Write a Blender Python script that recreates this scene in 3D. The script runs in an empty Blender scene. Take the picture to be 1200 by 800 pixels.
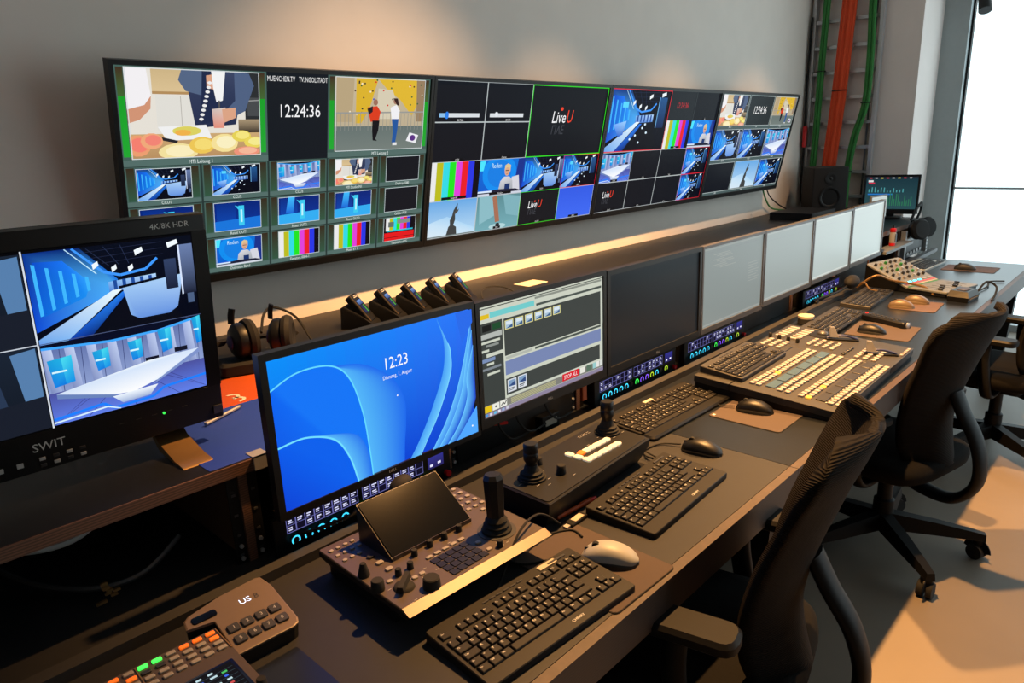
import bpy, math, random
import numpy as np
from mathutils import Vector, Matrix, Euler
random.seed(7)
R_ = math.radians
SC = bpy.context.scene
COL = SC.collection

# ------------------------------------------------------------------ camera, world, lights, exposure
def lin(c):
    return tuple((x/12.92 if x <= .04045 else ((x+.055)/1.055)**2.4) for x in c[:3])

cam_d = bpy.data.cameras.new('camera'); cam = bpy.data.objects.new('camera', cam_d); COL.objects.link(cam)
cam_d.sensor_width = 36.0; cam_d.lens = 24.918; cam_d.clip_start = .02; cam_d.clip_end = 200
AX = ((0.68391313, -0.22099518, 0.69528696), (-0.72845928, -0.15444051, 0.66745427), (-0.04012371, -0.96296898, -0.26660988))
cm = Matrix(((AX[0][0], -AX[0][1], -AX[0][2], 0), (AX[1][0], -AX[1][1], -AX[1][2], 0), (AX[2][0], -AX[2][1], -AX[2][2], 1.55), (0, 0, 0, 1)))
cam.matrix_world = cm
SC.camera = cam

SC.view_settings.view_transform = 'Standard'; SC.view_settings.look = 'None'
SC.view_settings.gamma = 1.0; SC.view_settings.exposure = 0.0; SC.view_settings.use_curve_mapping = False
SC.cycles.use_denoising = True
SC.cycles.max_bounces = 8; SC.cycles.diffuse_bounces = 4; SC.cycles.glossy_bounces = 3; SC.cycles.transparent_max_bounces = 8
SC.cycles.caustics_reflective = False; SC.cycles.caustics_refractive = False
SC.cycles.sample_clamp_indirect = 4.0

wd = bpy.data.worlds.new('overcast_sky'); SC.world = wd; wd.use_nodes = True
bg = wd.node_tree.nodes['Background']
bg.inputs['Color'].default_value = (.80, .92, .98, 1); bg.inputs['Strength'].default_value = 2.3

WARM = (1.0, .49, .155)
def spot(name, loc, target, power, size_deg, blend, radius=.03, color=WARM):
    l = bpy.data.lights.new(name, 'SPOT'); l.energy = power; l.spot_size = R_(size_deg); l.spot_blend = blend
    l.shadow_soft_size = radius; l.color = color
    o = bpy.data.objects.new(name, l); COL.objects.link(o); o.location = loc
    o.rotation_euler = (Vector(target)-Vector(loc)).to_track_quat('-Z', 'Y').to_euler()
    o['kind'] = 'helper'
    return o
LAMP_Y, LAMP_Z, WALL_Y = 1.0, 3.0, 2.36
for x, p in ((2.0, 780), (3.1, 680)):                      # spots straight down over the desk
    spot('ceiling_spot_light', (x, LAMP_Y, LAMP_Z), (x, .95, 0), p, 90, .55)
for x, p, a in ((1.75, 150, 60), (2.8, 115, 45), (3.9, 115, 45), (5.0, 100, 45)):           # wall washers of the same row
    spot('wall_wash_light', (x, LAMP_Y, LAMP_Z), (x, WALL_Y, .95), p, a, .95, color=(1.0, .60, .32))
# portal: only guides the sampling of the sky through the glass
for w_, h_, loc, rot in ((4.6, 2.9, (6.62, -.9, 1.5), (R_(90), 0, R_(90))), (3.3, 2.9, (4.75, -3.32, 1.5), (R_(90), 0, 0))):
    pl = bpy.data.lights.new('window_portal', 'AREA'); pl.shape = 'RECTANGLE'; pl.size = w_; pl.size_y = h_; pl.cycles.is_portal = True
    po = bpy.data.objects.new('window_portal', pl); COL.objects.link(po); po.location = loc; po.rotation_euler = rot; po['kind'] = 'helper'

# ------------------------------------------------------------------ materials
MAT = {}
def M(name, col=(.5,.5,.5), rough=.5, metal=0.0, var=.10, scale=30, bump=0.0, spec=.5, srgb=True, emit=0, coat=0, wave=None):
    if name in MAT: return MAT[name]
    m = bpy.data.materials.new(name); m.use_nodes = True; nt = m.node_tree; b = nt.nodes['Principled BSDF']
    c = lin(col) if srgb else col
    b.inputs['Roughness'].default_value = rough; b.inputs['Metallic'].default_value = metal
    b.inputs['Specular IOR Level'].default_value = spec; b.inputs['Coat Weight'].default_value = coat
    tc = nt.nodes.new('ShaderNodeTexCoord'); no = nt.nodes.new('ShaderNodeTexNoise'); no.inputs['Scale'].default_value = scale
    no.inputs['Detail'].default_value = 3
    nt.links.new(tc.outputs['Object'], no.inputs['Vector'])
    src = no.outputs['Fac']
    if wave:
        wv = nt.nodes.new('ShaderNodeTexWave'); wv.wave_type = 'BANDS'; wv.bands_direction = wave[0]; wv.inputs['Scale'].default_value = wave[1]
        wv.inputs['Distortion'].default_value = wave[2]
        nt.links.new(tc.outputs['Object'], wv.inputs['Vector']); src = wv.outputs['Fac']
    mr = nt.nodes.new('ShaderNodeMapRange'); mr.inputs['To Min'].default_value = 1-var; mr.inputs['To Max'].default_value = 1+var
    nt.links.new(src, mr.inputs['Value'])
    hs = nt.nodes.new('ShaderNodeHueSaturation'); hs.inputs['Color'].default_value = (*c, 1)
    nt.links.new(mr.outputs['Result'], hs.inputs['Value']); nt.links.new(hs.outputs['Color'], b.inputs['Base Color'])
    if bump:
        bp = nt.nodes.new('ShaderNodeBump'); bp.inputs['Strength'].default_value = bump; bp.inputs['Distance'].default_value = .002
        nt.links.new(src, bp.inputs['Height']); nt.links.new(bp.outputs['Normal'], b.inputs['Normal'])
    if emit:
        b.inputs['Emission Color'].default_value = (*c, 1); b.inputs['Emission Strength'].default_value = emit
    MAT[name] = m; return m

M('plaster', (.93,.895,.86), .9, var=.05, scale=6, bump=.12)
M('ceiling_paint', (.90,.89,.88), .9, var=.03, scale=5)
M('concrete', (.47,.43,.38), .5, var=.10, scale=5, bump=.05)
M('pier_paint', (.90,.86,.84), .85, var=.04, scale=6)
M('worktop_brown', (.15,.152,.165), .5, var=.10, scale=60, bump=.05, spec=.3)
M('worktop_dark', (.085,.10,.125), .30, var=.08, scale=80, bump=.05, spec=.5)
M('worktop_edge', (.25,.195,.17), .5, var=.16, scale=60, wave=('Z', 60, 4))
M('plywood', (.38,.265,.205), .6, var=.38, wave=('Z', 62, 1.2))
M('console_top', (.10,.10,.105), .42, var=.08, scale=40, spec=.3)
M('black_metal', (.055,.055,.06), .5, var=.10, scale=50, spec=.3)
M('black_plastic', (.06,.06,.064), .42, var=.10, scale=60, spec=.35)
M('soft_black', (.05,.05,.055), .8, var=.15, scale=120, bump=.2)
M('rubber', (.06,.06,.06), .85, var=.1, scale=90)
M('gloss_black', (.025,.027,.03), .10, var=.05, scale=30, spec=.25)
M('grey_metal', (.34,.34,.35), .4, .6, var=.10, scale=40)
M('alu', (.72,.72,.73), .4, .5, var=.06, scale=60)
M('white_plastic', (.60,.61,.61), .5, var=.03, scale=30)
M('panel_grey', (.18,.178,.18), .5, var=.06, scale=70)
M('bronze_light', (.40,.34,.29), .45, .2, var=.05, scale=80)
M('bronze_panel', (.31,.27,.24), .45, .2, var=.06, scale=80)
M('key_black', (.085,.08,.078), .5, var=.06, scale=40, spec=.25)
M('print_white', (.82,.82,.81), .6, var=.02)
M('print_grey', (.66,.66,.66), .6, var=.03)
M('button_white', (.60,.575,.58), .45, var=.04, scale=40, emit=.03)
M('button_cream', (.54,.52,.50), .45, var=.04, scale=40)
M('button_dark', (.17,.17,.18), .4, var=.05)
M('lcd_blue', (.26,.35,.43), .25, var=.10, scale=60, emit=.08)
M('chair_mesh', (.085,.074,.068), .75, spec=.1, var=.35, wave=('Z', 75, .6), bump=.8)
M('chair_fabric', (.07,.068,.068), .9, var=.2, scale=200, bump=.3, spec=.1)
M('chair_plastic', (.05,.05,.055), .5, var=.08, spec=.18)
M('tan_plastic', (.38,.32,.24), .4, var=.05)
M('pad_brown', (.27,.225,.21), .85, var=.06, scale=150)
M('pad_pattern', (.36,.29,.275), .8, var=.30, scale=35)
M('orange', (.72,.30,.06), .6, var=.05)
M('orange_cable', (.84,.28,.10), .6, var=.10, scale=20)
M('green_cable', (.16,.47,.20), .6, var=.15, scale=20)
M('blue_sheet', (.10,.24,.70), .6, var=.05)
M('gold_metal', (.60,.47,.30), .35, .6, var=.08, scale=70)
M('red_plastic', (.80,.08,.10), .45, var=.06)
M('mixer_grey', (.44,.455,.46), .5, var=.04, scale=30)
M('frame_grey', (.62,.66,.67), .5, .1, var=.06, scale=25)
M('paper', (.70,.66,.60), .8, var=.03)
M('blue_plastic', (.18,.22,.42), .45, var=.06)
M('button_lit', (.90,.82,.70), .45, var=.03, emit=.45)
M('led_green', (.25,1,.35), .4, var=0, emit=1.2)
M('led_red', (1,.16,.12), .4, var=0, emit=1.4)
M('led_orange', (1,.45,.12), .4, var=0, emit=.5)
M('led_amber', (1,.70,.25), .4, var=0, emit=.8)
M('led_white', (.75,.85,1), .4, var=0, emit=1.5)
M('led_cyan', (.25,.85,1), .4, var=0, emit=1.3)
M('led_violet', (.55,.35,1), .4, var=0, emit=1.2)
M('led_lime', (.75,.9,.2), .4, var=0, emit=1.0)
M('panel_glow', (1,.97,.93), .6, var=0, emit=4.0)
# window glass: clear thin pane
g = bpy.data.materials.new('window_glass'); g.use_nodes = True; nt = g.node_tree; nt.nodes.clear()
o_ = nt.nodes.new('ShaderNodeOutputMaterial'); mx = nt.nodes.new('ShaderNodeMixShader'); tr = nt.nodes.new('ShaderNodeBsdfTransparent'); gl = nt.nodes.new('ShaderNodeBsdfGlossy')
mx.inputs[0].default_value = .05; gl.inputs['Roughness'].default_value = .02; tr.inputs['Color'].default_value = (.96,.99,.985,1)
nt.links.new(tr.outputs[0], mx.inputs[1]); nt.links.new(gl.outputs[0], mx.inputs[2]); nt.links.new(mx.outputs[0], o_.inputs[0]); MAT['window_glass'] = g
def screen_mat(name, strength, rough, spec):
    m = bpy.data.materials.new(name); m.use_nodes = True; nt = m.node_tree; b = nt.nodes['Principled BSDF']
    at = nt.nodes.new('ShaderNodeVertexColor'); at.layer_name = 'Col'
    b.inputs['Base Color'].default_value = (.004,.004,.005,1); b.inputs['Roughness'].default_value = rough; b.inputs['Specular IOR Level'].default_value = spec
    nt.links.new(at.outputs['Color'], b.inputs['Emission Color']); b.inputs['Emission Strength'].default_value = strength
    MAT[name] = m
screen_mat('screen', 1.0, .25, .03)
screen_mat('screen_matte', 1.0, .28, .12)

# ------------------------------------------------------------------ mesh helpers
class MB:
    def __init__(s): s.v = []; s.f = []; s.mi = []; s.cur = 0
    def add(s, vs, fs, T=None):
        n = len(s.v)
        if T is not None: vs = [tuple(T @ Vector(p)) for p in vs]
        s.v += [tuple(p) for p in vs]; s.f += [tuple(n+i for i in f) for f in fs]; s.mi += [s.cur]*len(fs); return s
    def box(s, c, d, T=None):
        x, y, z = c; a, b, e = d[0]/2, d[1]/2, d[2]/2
        vs = [(x+i*a, y+j*b, z+k*e) for i in (-1,1) for j in (-1,1) for k in (-1,1)]
        return s.add(vs, [(0,1,3,2),(4,6,7,5),(0,4,5,1),(2,3,7,6),(0,2,6,4),(1,5,7,3)], T)
    def box2(s, a, b, T=None):
        return s.box([(p+q)/2 for p, q in zip(a, b)], [abs(q-p) for p, q in zip(a, b)], T)
    def loft(s, rings, T=None, closed=True, caps=True):
        n = len(rings[0]); vs = [p for r in rings for p in r]; fs = []
        for i in range(len(rings)-1):
            for j in range(n if closed else n-1):
                k = (j+1) % n; fs.append((i*n+j, i*n+k, (i+1)*n+k, (i+1)*n+j))
        if caps: fs.append(tuple(range(n))[::-1]); fs.append(tuple((len(rings)-1)*n+j for j in range(n)))
        return s.add(vs, fs, T)
    def prism(s, poly, z0, z1, T=None):
        return s.loft([[(x, y, z0) for x, y in poly], [(x, y, z1) for x, y in poly]], T)
    def rbox(s, c, d, r=.005, ch=None, n=3, T=None, ztop=None):
        """rounded-corner block; c = centre of the BASE; ztop(x,y) may slope the top"""
        ch = min(r*.5, d[2]*.3) if ch is None else ch
        a, b, h = d[0]/2, d[1]/2, d[2]; r = min(r, a*.999, b*.999)
        def ring(z, ins):
            P = []
            for sx, sy, a0 in ((1,1,0),(-1,1,90),(-1,-1,180),(1,-1,270)):
                for k in range(n+1):
                    t = R_(a0+90*k/n); rr = max(r-ins, 1e-5)
                    P.append((c[0]+sx*(a-r)+rr*math.cos(t), c[1]+sy*(b-r)+rr*math.sin(t), z))
            return P
        z0 = c[2]; z1 = c[2]+h
        rs = [ring(z0, ch*.6), ring(z0+ch*.6, 0), ring(z1-ch, 0), ring(z1, ch)]
        if ztop: 
            rs = [rs[0], rs[1], [(x, y, z-h+ztop(x-c[0], y-c[1])) for x, y, z in rs[2]], [(x, y, z-h+ztop(x-c[0], y-c[1])) for x, y, z in rs[3]]]
        return s.loft(rs, T)
    def cyl(s, p0, p1, r0, r1=None, n=16, T=None):
        r1 = r0 if r1 is None else r1; p0 = Vector(p0); p1 = Vector(p1); d = (p1-p0).normalized()
        u = d.orthogonal().normalized(); w = d.cross(u)
        rg = lambda p, r: [tuple(p+u*(r*math.cos(2*math.pi*k/n))+w*(r*math.sin(2*math.pi*k/n))) for k in range(n)]
        return s.loft([rg(p0, r0), rg(p1, r1)], T)
    def lathe(s, prof, n=20, o=(0,0,0), T=None):
        return s.loft([[(o[0]+r*math.cos(2*math.pi*k/n), o[1]+r*math.sin(2*math.pi*k/n), o[2]+z) for k in range(n)] for r, z in prof], T)
    def tube(s, pts, r, n=8, T=None, flat=None):
        pts = [Vector(p) for p in pts]; rings = []; u = None
        for i, p in enumerate(pts):
            d = (pts[min(i+1, len(pts)-1)]-pts[max(i-1, 0)]).normalized()
            if u is None: u = d.orthogonal().normalized() if flat is None else (Vector(flat)-d*d.dot(Vector(flat))).normalized()
            u = (u-d*u.dot(d)).normalized(); w = d.cross(u)
            ra, rb = (r if isinstance(r, tuple) else (r, r)) if not isinstance(r, list) else r[i]
            rings.append([tuple(p+u*(ra*math.cos(2*math.pi*k/n))+w*(rb*math.sin(2*math.pi*k/n))) for k in range(n)])
        return s.loft(rings, T)
    def ell(s, c, r, n=16, m=10, T=None):
        rg = []
        for i in range(m+1):
            a = math.pi*(i/m-.5); rr = max(math.cos(a), .02)
            rg.append([(c[0]+r[0]*rr*math.cos(2*math.pi*k/n), c[1]+r[1]*rr*math.sin(2*math.pi*k/n), c[2]+r[2]*math.sin(a)) for k in range(n)])
        return s.loft(rg, T)
    def mesh(s, name, mats, smooth=38):
        me = bpy.data.meshes.new(name); me.from_pydata(s.v, [], s.f)
        for m in (mats if isinstance(mats, (list, tuple)) else [mats]): me.materials.append(MAT[m])
        if max(s.mi, default=0): me.polygons.foreach_set('material_index', s.mi)
        if smooth: me.shade_smooth(); me.set_sharp_from_angle(angle=R_(smooth))
        me.update(); return me
    def build(s, name, mats, parent=None, loc=(0,0,0), rot=(0,0,0), smooth=38):
        return place(name, s.mesh(name, mats, smooth), parent, loc, rot)
def place(name, me, parent=None, loc=(0,0,0), rot=(0,0,0), scale=None):
    o = bpy.data.objects.new(name, me); COL.objects.link(o); o.location = loc; o.rotation_euler = rot
    if scale: o.scale = scale
    if parent: o.parent = parent
    return o
def tag(o, label=None, cat=None, group=None, kind=None):
    if label: o['label'] = label
    if cat: o['category'] = cat
    if group: o['group'] = group
    if kind: o['kind'] = kind
    return o
def thing(name, label, cat, loc=(0,0,0), rz=0, group=None, rx=0):
    o = bpy.data.objects.new(name, None); COL.objects.link(o); o.location = loc; o.rotation_euler = (rx, 0, rz); o.empty_display_size = .05
    return tag(o, label, cat, group)
def smooth_path(pts, k=6):
    P = [Vector(p) for p in pts]; out = []
    for i in range(len(P)-1):
        a, b, c, d = P[max(i-1,0)], P[i], P[i+1], P[min(i+2,len(P)-1)]
        for j in range(k):
            t = j/k; out.append(.5*((2*b)+(c-a)*t+(2*a-5*b+4*c-d)*t*t+(3*b-a-3*c+d)*t**3))
    return out+[P[-1]]
def cable(name, label, pts, r=.003, mat='rubber', cat='cable', group=None, n=6):
    o = MB().tube(smooth_path(pts), r, n).build(name, mat)
    return tag(o, label, cat, group)
# ---- text as mesh print
_TX = {}
def text_geo(s):
    if s not in _TX:
        c = bpy.data.curves.new('t', 'FONT'); c.body = s; c.size = 1.0; c.resolution_u = 2
        o = bpy.data.objects.new('t', c); me = o.to_mesh()
        vs = [tuple(v.co) for v in me.vertices]; fs = [tuple(p.vertices) for p in me.polygons]
        o.to_mesh_clear(); bpy.data.objects.remove(o); bpy.data.curves.remove(c)
        w = max((v[0] for v in vs), default=0)
        _TX[s] = (vs, fs, w)
    return _TX[s]
def print_text(name, s, h, mat, parent, loc, rot=(0,0,0), align=.5, slant=0):
    vs, fs, w = text_geo(s); k = h/.72
    mb = MB(); mb.add([((x-w*align+slant*y)*k, y*k, 0) for x, y, z in vs], fs)
    return mb.build(name, mat, parent, loc, rot, smooth=0)

# ---- pictures on screens: flat coloured print, y down, unit coordinates
class Cv:
    DL = .00003
    def __init__(s, W, H): s.W = W; s.H = H; s.v = []; s.f = []; s.c = []; s.b = (0,0,1,1); s.L = [0]; s.top = [0]
    def sub(s, x, y, w, h):
        t = Cv(s.W, s.H); t.v, t.f, t.c, t.top = s.v, s.f, s.c, s.top; b = s.b
        t.b = (b[0]+x*b[2], b[1]+y*b[3], w*b[2], h*b[3]); t.L = [s.L[0]]; return t
    def pt(s, x, y): 
        b = s.b; return ((b[0]+x*b[2]-.5)*s.W, -s.L[0]*s.DL, (.5-b[1]-y*b[3])*s.H)
    def poly(s, pts, col, raw=False):
        s.L[0] += 1; n = len(s.v)
        pts = [(min(max(x, 0), 1), min(max(y, 0), 1)) for x, y in pts]
        cols = col if isinstance(col, list) else [col]*len(pts)
        s.v += [s.pt(x, y) for x, y in pts]; s.c += [lin(c) for c in cols]; s.f.append(tuple(range(n, n+len(pts)))[::-1])
        return s
    def rect(s, x, y, w, h, col, col2=None):
        c2 = col2 or col; return s.poly([(x,y),(x+w,y),(x+w,y+h),(x,y+h)], [col, col, c2, c2])
    def ell(s, x, y, rx, ry, col, n=14):
        return s.poly([(x+rx*math.cos(2*math.pi*k/n), y+ry*math.sin(2*math.pi*k/n)) for k in range(n)], col)
    def line(s, pts, w, col):
        asp = s.W*s.b[2]/(s.H*s.b[3])
        for (a, b), (c, d) in zip(pts[:-1], pts[1:]):
            dx, dy = (c-a)*asp, d-b; L = math.hypot(dx, dy) or 1; nx, ny = -dy/L*w/2/asp, dx/L*w/2
            s.poly([(a+nx,b+ny),(c+nx,d+ny),(c-nx,d-ny),(a-nx,b-ny)], col)
        return s
    def frame(s, w, col):
        asp = s.W*s.b[2]/(s.H*s.b[3]); s.rect(0,0,1,w,col); s.rect(0,1-w,1,w,col); s.rect(0,0,w/asp,1,col); s.rect(1-w/asp,0,w/asp,1,col); return s
    def text(s, x, y, h, t, col, align=.5, slant=0, flip=False, sx=.84):
        vs, fs, w = text_geo(t); k = h/.72; asp = s.W*s.b[2]/(s.H*s.b[3]); s.L[0] += 1; n = len(s.v); f = -1 if flip else 1
        s.v += [s.pt(x+(a-w*align+slant*b)*k*sx/asp, y-f*b*k) for a, b, _ in vs]; s.c += [lin(col)]*len(vs)
        s.f += [tuple(n+i for i in q) for q in fs]; return s
    def build(s, name, parent, loc=(0,0,0), rot=(0,0,0), mat='screen'):
        me = bpy.data.meshes.new(name); me.from_pydata(s.v, [], s.f); me.materials.append(MAT[mat])
        a = me.color_attributes.new('Col', 'FLOAT_COLOR', 'POINT')
        a.data.foreach_set('color', np.array([(*c, 1) for c in s.c], dtype=np.float32).ravel())
        me.update(); return place(name, me, parent, loc, rot)

# ------------------------------------------------------------------ the room
WY, XW, XE, YR, HC, XG = 2.36, -2.6, 5.97, -3.2, 3.1, 6.55
def struct(name, mb, mat, label, cat=None, parent=None):
    o = mb.build(name, mat, parent, smooth=0); o['kind'] = 'structure'; o['label'] = label
    return o
struct('floor', MB().box2((XW-.1, YR-.1, -.1), (XG+.4, WY+.1, 0)), 'concrete', 'smooth grey concrete floor of the control room')
struct('ceiling', MB().box2((XW-.1, YR-.1, HC), (XG+.4, WY+.1, HC+.1)), 'ceiling_paint', 'plain white ceiling above the control desk')
struct('wall_back', MB().box2((XW-.1, WY, 0), (XE+.7, WY+.1, HC)), 'plaster', 'long grey plaster wall behind the row of hanging screens')
struct('wall_left', MB().box2((XW-.1, YR-.1, 0), (XW, WY, HC)), 'plaster', 'grey plaster wall at the near end of the room')
struct('wall_right', MB().box2((XW, YR-.1, 0), (3.1, YR, HC)).box2((6.4, YR-.1, 0), (XG+.4, YR, HC)), 'plaster', 'grey plaster wall on the aisle side of the room')
struct('wall_end', MB().box2((XE, 1.573, 0), (XG+.4, WY, HC)), 'pier_paint', 'grey-brown wall pier with the cable ladder beside the window')
# window: frame members and one pane per field
win = thing('window_1', 'tall glazed window front with grey frame and one horizontal joint', 'window'); win['kind'] = 'structure'; del win['category']
def member(a, b, mat='frame_grey', name='window_frame'): return MB().box2(a, b).build(name, mat, win, smooth=0)
member((XG-.06, 1.40, 0), (XG+.10, 1.573, HC))
member((XG+.0, 1.385, 0), (XG+.05, 1.402, HC), 'black_metal', 'gasket')
member((XG-.05, YR, 0), (XG+.10, 1.40, .05)); member((XG-.05, YR, HC-.06), (XG+.10, 1.40, HC))
for y in (-.05, -1.6): member((XG-.06, y-.04, .05), (XG+.10, y+.04, HC-.06), name='mullion')
for y0, y1 in ((1.385, -.01), (-.09, -1.56), (-1.64, YR)):
    member((XG+.01, y1, 1.076), (XG+.04, y0, 1.090), 'frame_grey', 'joint')
    for z0, z1 in ((.05, 1.076), (1.090, HC-.06)):
        MB().box2((XG+.018, y1, z0), (XG+.030, y0, z1)).build('pane', 'window_glass', win, smooth=0)

w2 = thing('added_window', 'added unseen window front bringing daylight from the aisle side', 'window'); w2['kind'] = 'structure'; del w2['category']  # unseen window, added to bring neutral daylight into the room
for x in (3.15, 4.78, 6.38): MB().box2((x-.03, YR-.08, .05), (x+.03, YR+.02, HC-.06)).build('mullion', 'frame_grey', w2, smooth=0)
for z0, z1 in ((0, .05), (HC-.06, HC)): MB().box2((3.1, YR-.08, z0), (6.4, YR+.02, z1)).build('window_frame', 'frame_grey', w2, smooth=0)
for x0, x1 in ((3.18, 4.75), (4.81, 6.35)): MB().box2((x0, YR-.05, .05), (x1, YR-.04, HC-.06)).build('pane', 'window_glass', w2, smooth=0)

# ------------------------------------------------------------------ the long desk
DZ, DF = .74, .615
desk = thing('control_desk', 'long dark control desk with brown edge under all the keyboards', 'desk', (0,0,0))
for (x0, x1, m) in ((-.62, 1.658, 'worktop_brown'), (1.660, 5.15, 'worktop_dark')):
    MB().box2((x0, DF+.022, DZ-.04), (x1, 2.34, DZ)).build('worktop', m, desk, smooth=0)
    MB().box2((x0, DF, DZ-.082), (x1, DF+.0215, DZ-.001)).build('front_edge', 'worktop_edge', desk, smooth=0)
MB().box2((-.6, DF+.03, DZ-.10), (5.13, DF+.10, DZ-.0405)).build('rail', 'black_metal', desk, smooth=0)
for x in (-.45, 1.66, 3.42, 5.0):
    mb = MB()
    mb.add([(x-.03, .70, 0), (x+.03, .70, 0), (x+.03, .78, 0), (x-.03, .78, 0), (x-.03, .66, DZ-.10), (x+.03, .66, DZ-.10), (x+.03, .74, DZ-.10), (x-.03, .74, DZ-.10)],
           [(3,2,1,0),(4,5,6,7),(0,1,5,4),(1,2,6,5),(2,3,7,6),(3,0,4,7)])
    mb.build('leg', 'black_metal', desk, smooth=0)
    MB().box2((x-.03, 1.95, 0), (x+.03, 2.03, DZ-.04)).build('leg', 'black_metal', desk, smooth=0)
    MB().box2((x-.012, .78, .55), (x+.012, 1.95, .62)).build('stretcher', 'black_metal', desk, smooth=0)
# modesty panel
MB().box2((-.6, 1.70, .10), (5.1, 1.72, DZ-.041)).build('back_panel', 'black_metal', desk, smooth=0)

# ------------------------------------------------------------------ rack console behind the monitors
CF, CZ = 1.30, .962
con = thing('rack_console', 'low rack console with plywood edged top standing on the desk', 'console', (0,0,DZ))
z_ = lambda z: z-DZ
X0, PITCH, NB = -.53, .545, 11
XC1 = X0+PITCH*NB
MB().box2((X0, CF, z_(.936)), (XC1, CF+.004, z_(CZ-.0005))).build('plywood_edge', 'plywood', con, smooth=0)
MB().box2((X0, CF+.0045, z_(.936)), (XC1, 2.35, z_(CZ))).build('top', 'console_top', con, smooth=0)
MB().box2((XC1+.0005, 1.62, z_(.936)), (5.955, 2.35, z_(CZ))).build('top', 'console_top', con, smooth=0)
sc0 = thing('side_cabinet', 'dark cabinet under the far end of the console beyond the desk', 'cabinet', (5.57, 2.045, 0)); MB().rbox((0,0,.04),(.74,.58,.8955),.004,.001).build('body', 'black_metal', sc0); MB().box2((-.36,-.27,0),(.36,.27,.0399)).build('plinth', 'black_plastic', sc0, smooth=0); MB().box2((-.365,-.297,.06),(.365,-.2905,.92)).build('door', 'black_metal', sc0, smooth=0)
for i in range(NB+1):
    x = X0+PITCH*i
    MB().box2((x-.009, CF+.006, 0), (x+.009, 1.95 if x < 5.1 else 1.745, z_(.9355))).build('upright', 'plywood', con, smooth=0)
MB().box2((X0, 1.951, 0), (5.19, 1.97, z_(.9355))).build('back_board', 'black_metal', con, smooth=0)
for i in range(NB):                                    # rack rails with holes / screws
    x = X0+PITCH*i
    for s_, xx in ((1, x+.010), (-1, x+PITCH-.010)):
        r = MB().box2((min(xx, xx+s_*.022), CF+.012, 0), (max(xx, xx+s_*.022), CF+.016, z_(.9355))).build('rack_rail', 'black_metal', con, smooth=0)
        if i < 4:
            for k in range(5):
                MB().box((xx+s_*.011, CF+.0115, .02+.0445*k), (.008, .0012, .005)).build('rail_slot', 'grey_metal', r, smooth=0)
            for k in (0, 1): MB().cyl((xx+s_*.011, CF+.012, .012+k*.028), (xx+s_*.011, CF+.007, .012+k*.028), .0045, n=8).build('screw', 'alu', r)
tro = MB().box2((X0, 1.206, DZ), (XC1, 1.236, DZ+.022)).build('cable_trough', 'panel_grey', smooth=0)
tag(tro, 'long grey metal cable trough rail running along the desk below the monitors', 'rail')

# blank rack panels and the lit intercom key panels
def blank(i, u0, u1):
    x = X0+PITCH*i+PITCH/2
    o = MB().rbox((x, CF+.009, DZ+.002+u0*.0445), (.482, .004, (u1-u0)*.0445-.002), .001, T=None).build('blank_rack_panel', 'black_metal')
    return o
def ring(mb, x, z, r0, r1, y, a0=-40, a1=220, n=10):
    vs = []; fs = []
    for k in range(n+1):
        a = R_(a0+(a1-a0)*k/n); vs += [(x+r0*math.cos(a), y, z+r0*math.sin(a)), (x+r1*math.cos(a), y, z+r1*math.sin(a))]
    for k in range(n): fs.append((2*k, 2*k+1, 2*k+3, 2*k+2))
    mb.add(vs, fs)
def intercom(i, label, words):
    x0 = X0+PITCH*i+PITCH/2
    t = thing('intercom_panel', label, 'intercom panel', (x0, CF-.036, DZ+.0005), group='lit intercom key panels')
    MB().box2((-.241, .002, 0), (.241, .011, .088)).build('face_plate', 'black_metal', t, smooth=0)
    MB().box2((-.215, .0112, .003), (.215, .21, .085)).build('body', 'black_metal', t, smooth=0)
    for sx, nn in ((-.115, 8), (.075, 8)):
        cv = Cv(.178, .034); cv.rect(0,0,1,1,(.40,.40,.66)); 
        for r in range(2):
            for c in range(nn):
                k = cv.sub((c+.06)/nn, .05+r*.47, .88/nn, .43); k.rect(0,0,1,1,(.07,.06,.14))
                if random.random() < words: 
                    k.rect(.15,.25,.7*random.uniform(.6,1),.2,(.86,.86,.98)); k.rect(.15,.58,.7*random.uniform(.5,1),.2,(.78,.78,.95))
        cv.build('key_display', t, (sx-.01, .0016, .064))
    cv = Cv(.05, .034); cv.rect(0,0,1,1,(.20,.20,.55),(.16,.14,.36)); cv.rect(.12,.66,.2,.18,(.9,.9,1)); cv.rect(.62,.62,.2,.18,(.9,.9,1)); cv.build('key_display', t, (.195, .0016, .064))
    cols = ['led_cyan']*5+['button_dark', 'led_green', 'led_violet', 'led_violet', 'led_lime', 'led_cyan', 'button_dark', 'led_lime']
    for k, m in enumerate(cols):
        x = -.20+k*.0305
        b = MB().cyl((x, .002, .031), (x, -.006, .031), .0085, n=12).build('talk_key', 'button_dark', t)
        if m != 'button_dark':
            mb = MB(); ring(mb, x, .031, .0072, .0105, -.0066); mb.build('lit_ring', m, b, smooth=0)
    MB().cyl((.226, .002, .02), (.226, -.010, .02), .008, n=12).build('knob', 'red_plastic', t)
    # gooseneck microphone with foam cap
    g = MB().tube(smooth_path([(-.19, .0, .040), (-.16, -.016, .04), (-.08, -.03, .044), (.02, -.046, .066)]), .0042, 8).build('gooseneck', 'black_metal', t) if i == 2 else None
    if g: MB().ell((0,0,0), (.030,.022,.020), 18, 12).build('foam_cap', 'soft_black', g, (.045, -.052, .075), (0,R_(-20),0))
    return t
intercom(2, 'intercom key panel with cyan rings and a foam microphone under the blue screen', .8)
intercom(4, 'intercom key panel with cyan and violet rings under the switched-off black monitor', .5)
intercom(5, 'intercom key panel lit cyan and violet under the first pale grey monitor', .5)
intercom(7, 'small far intercom key panel lit cyan under the third pale grey monitor', .4)
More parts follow.
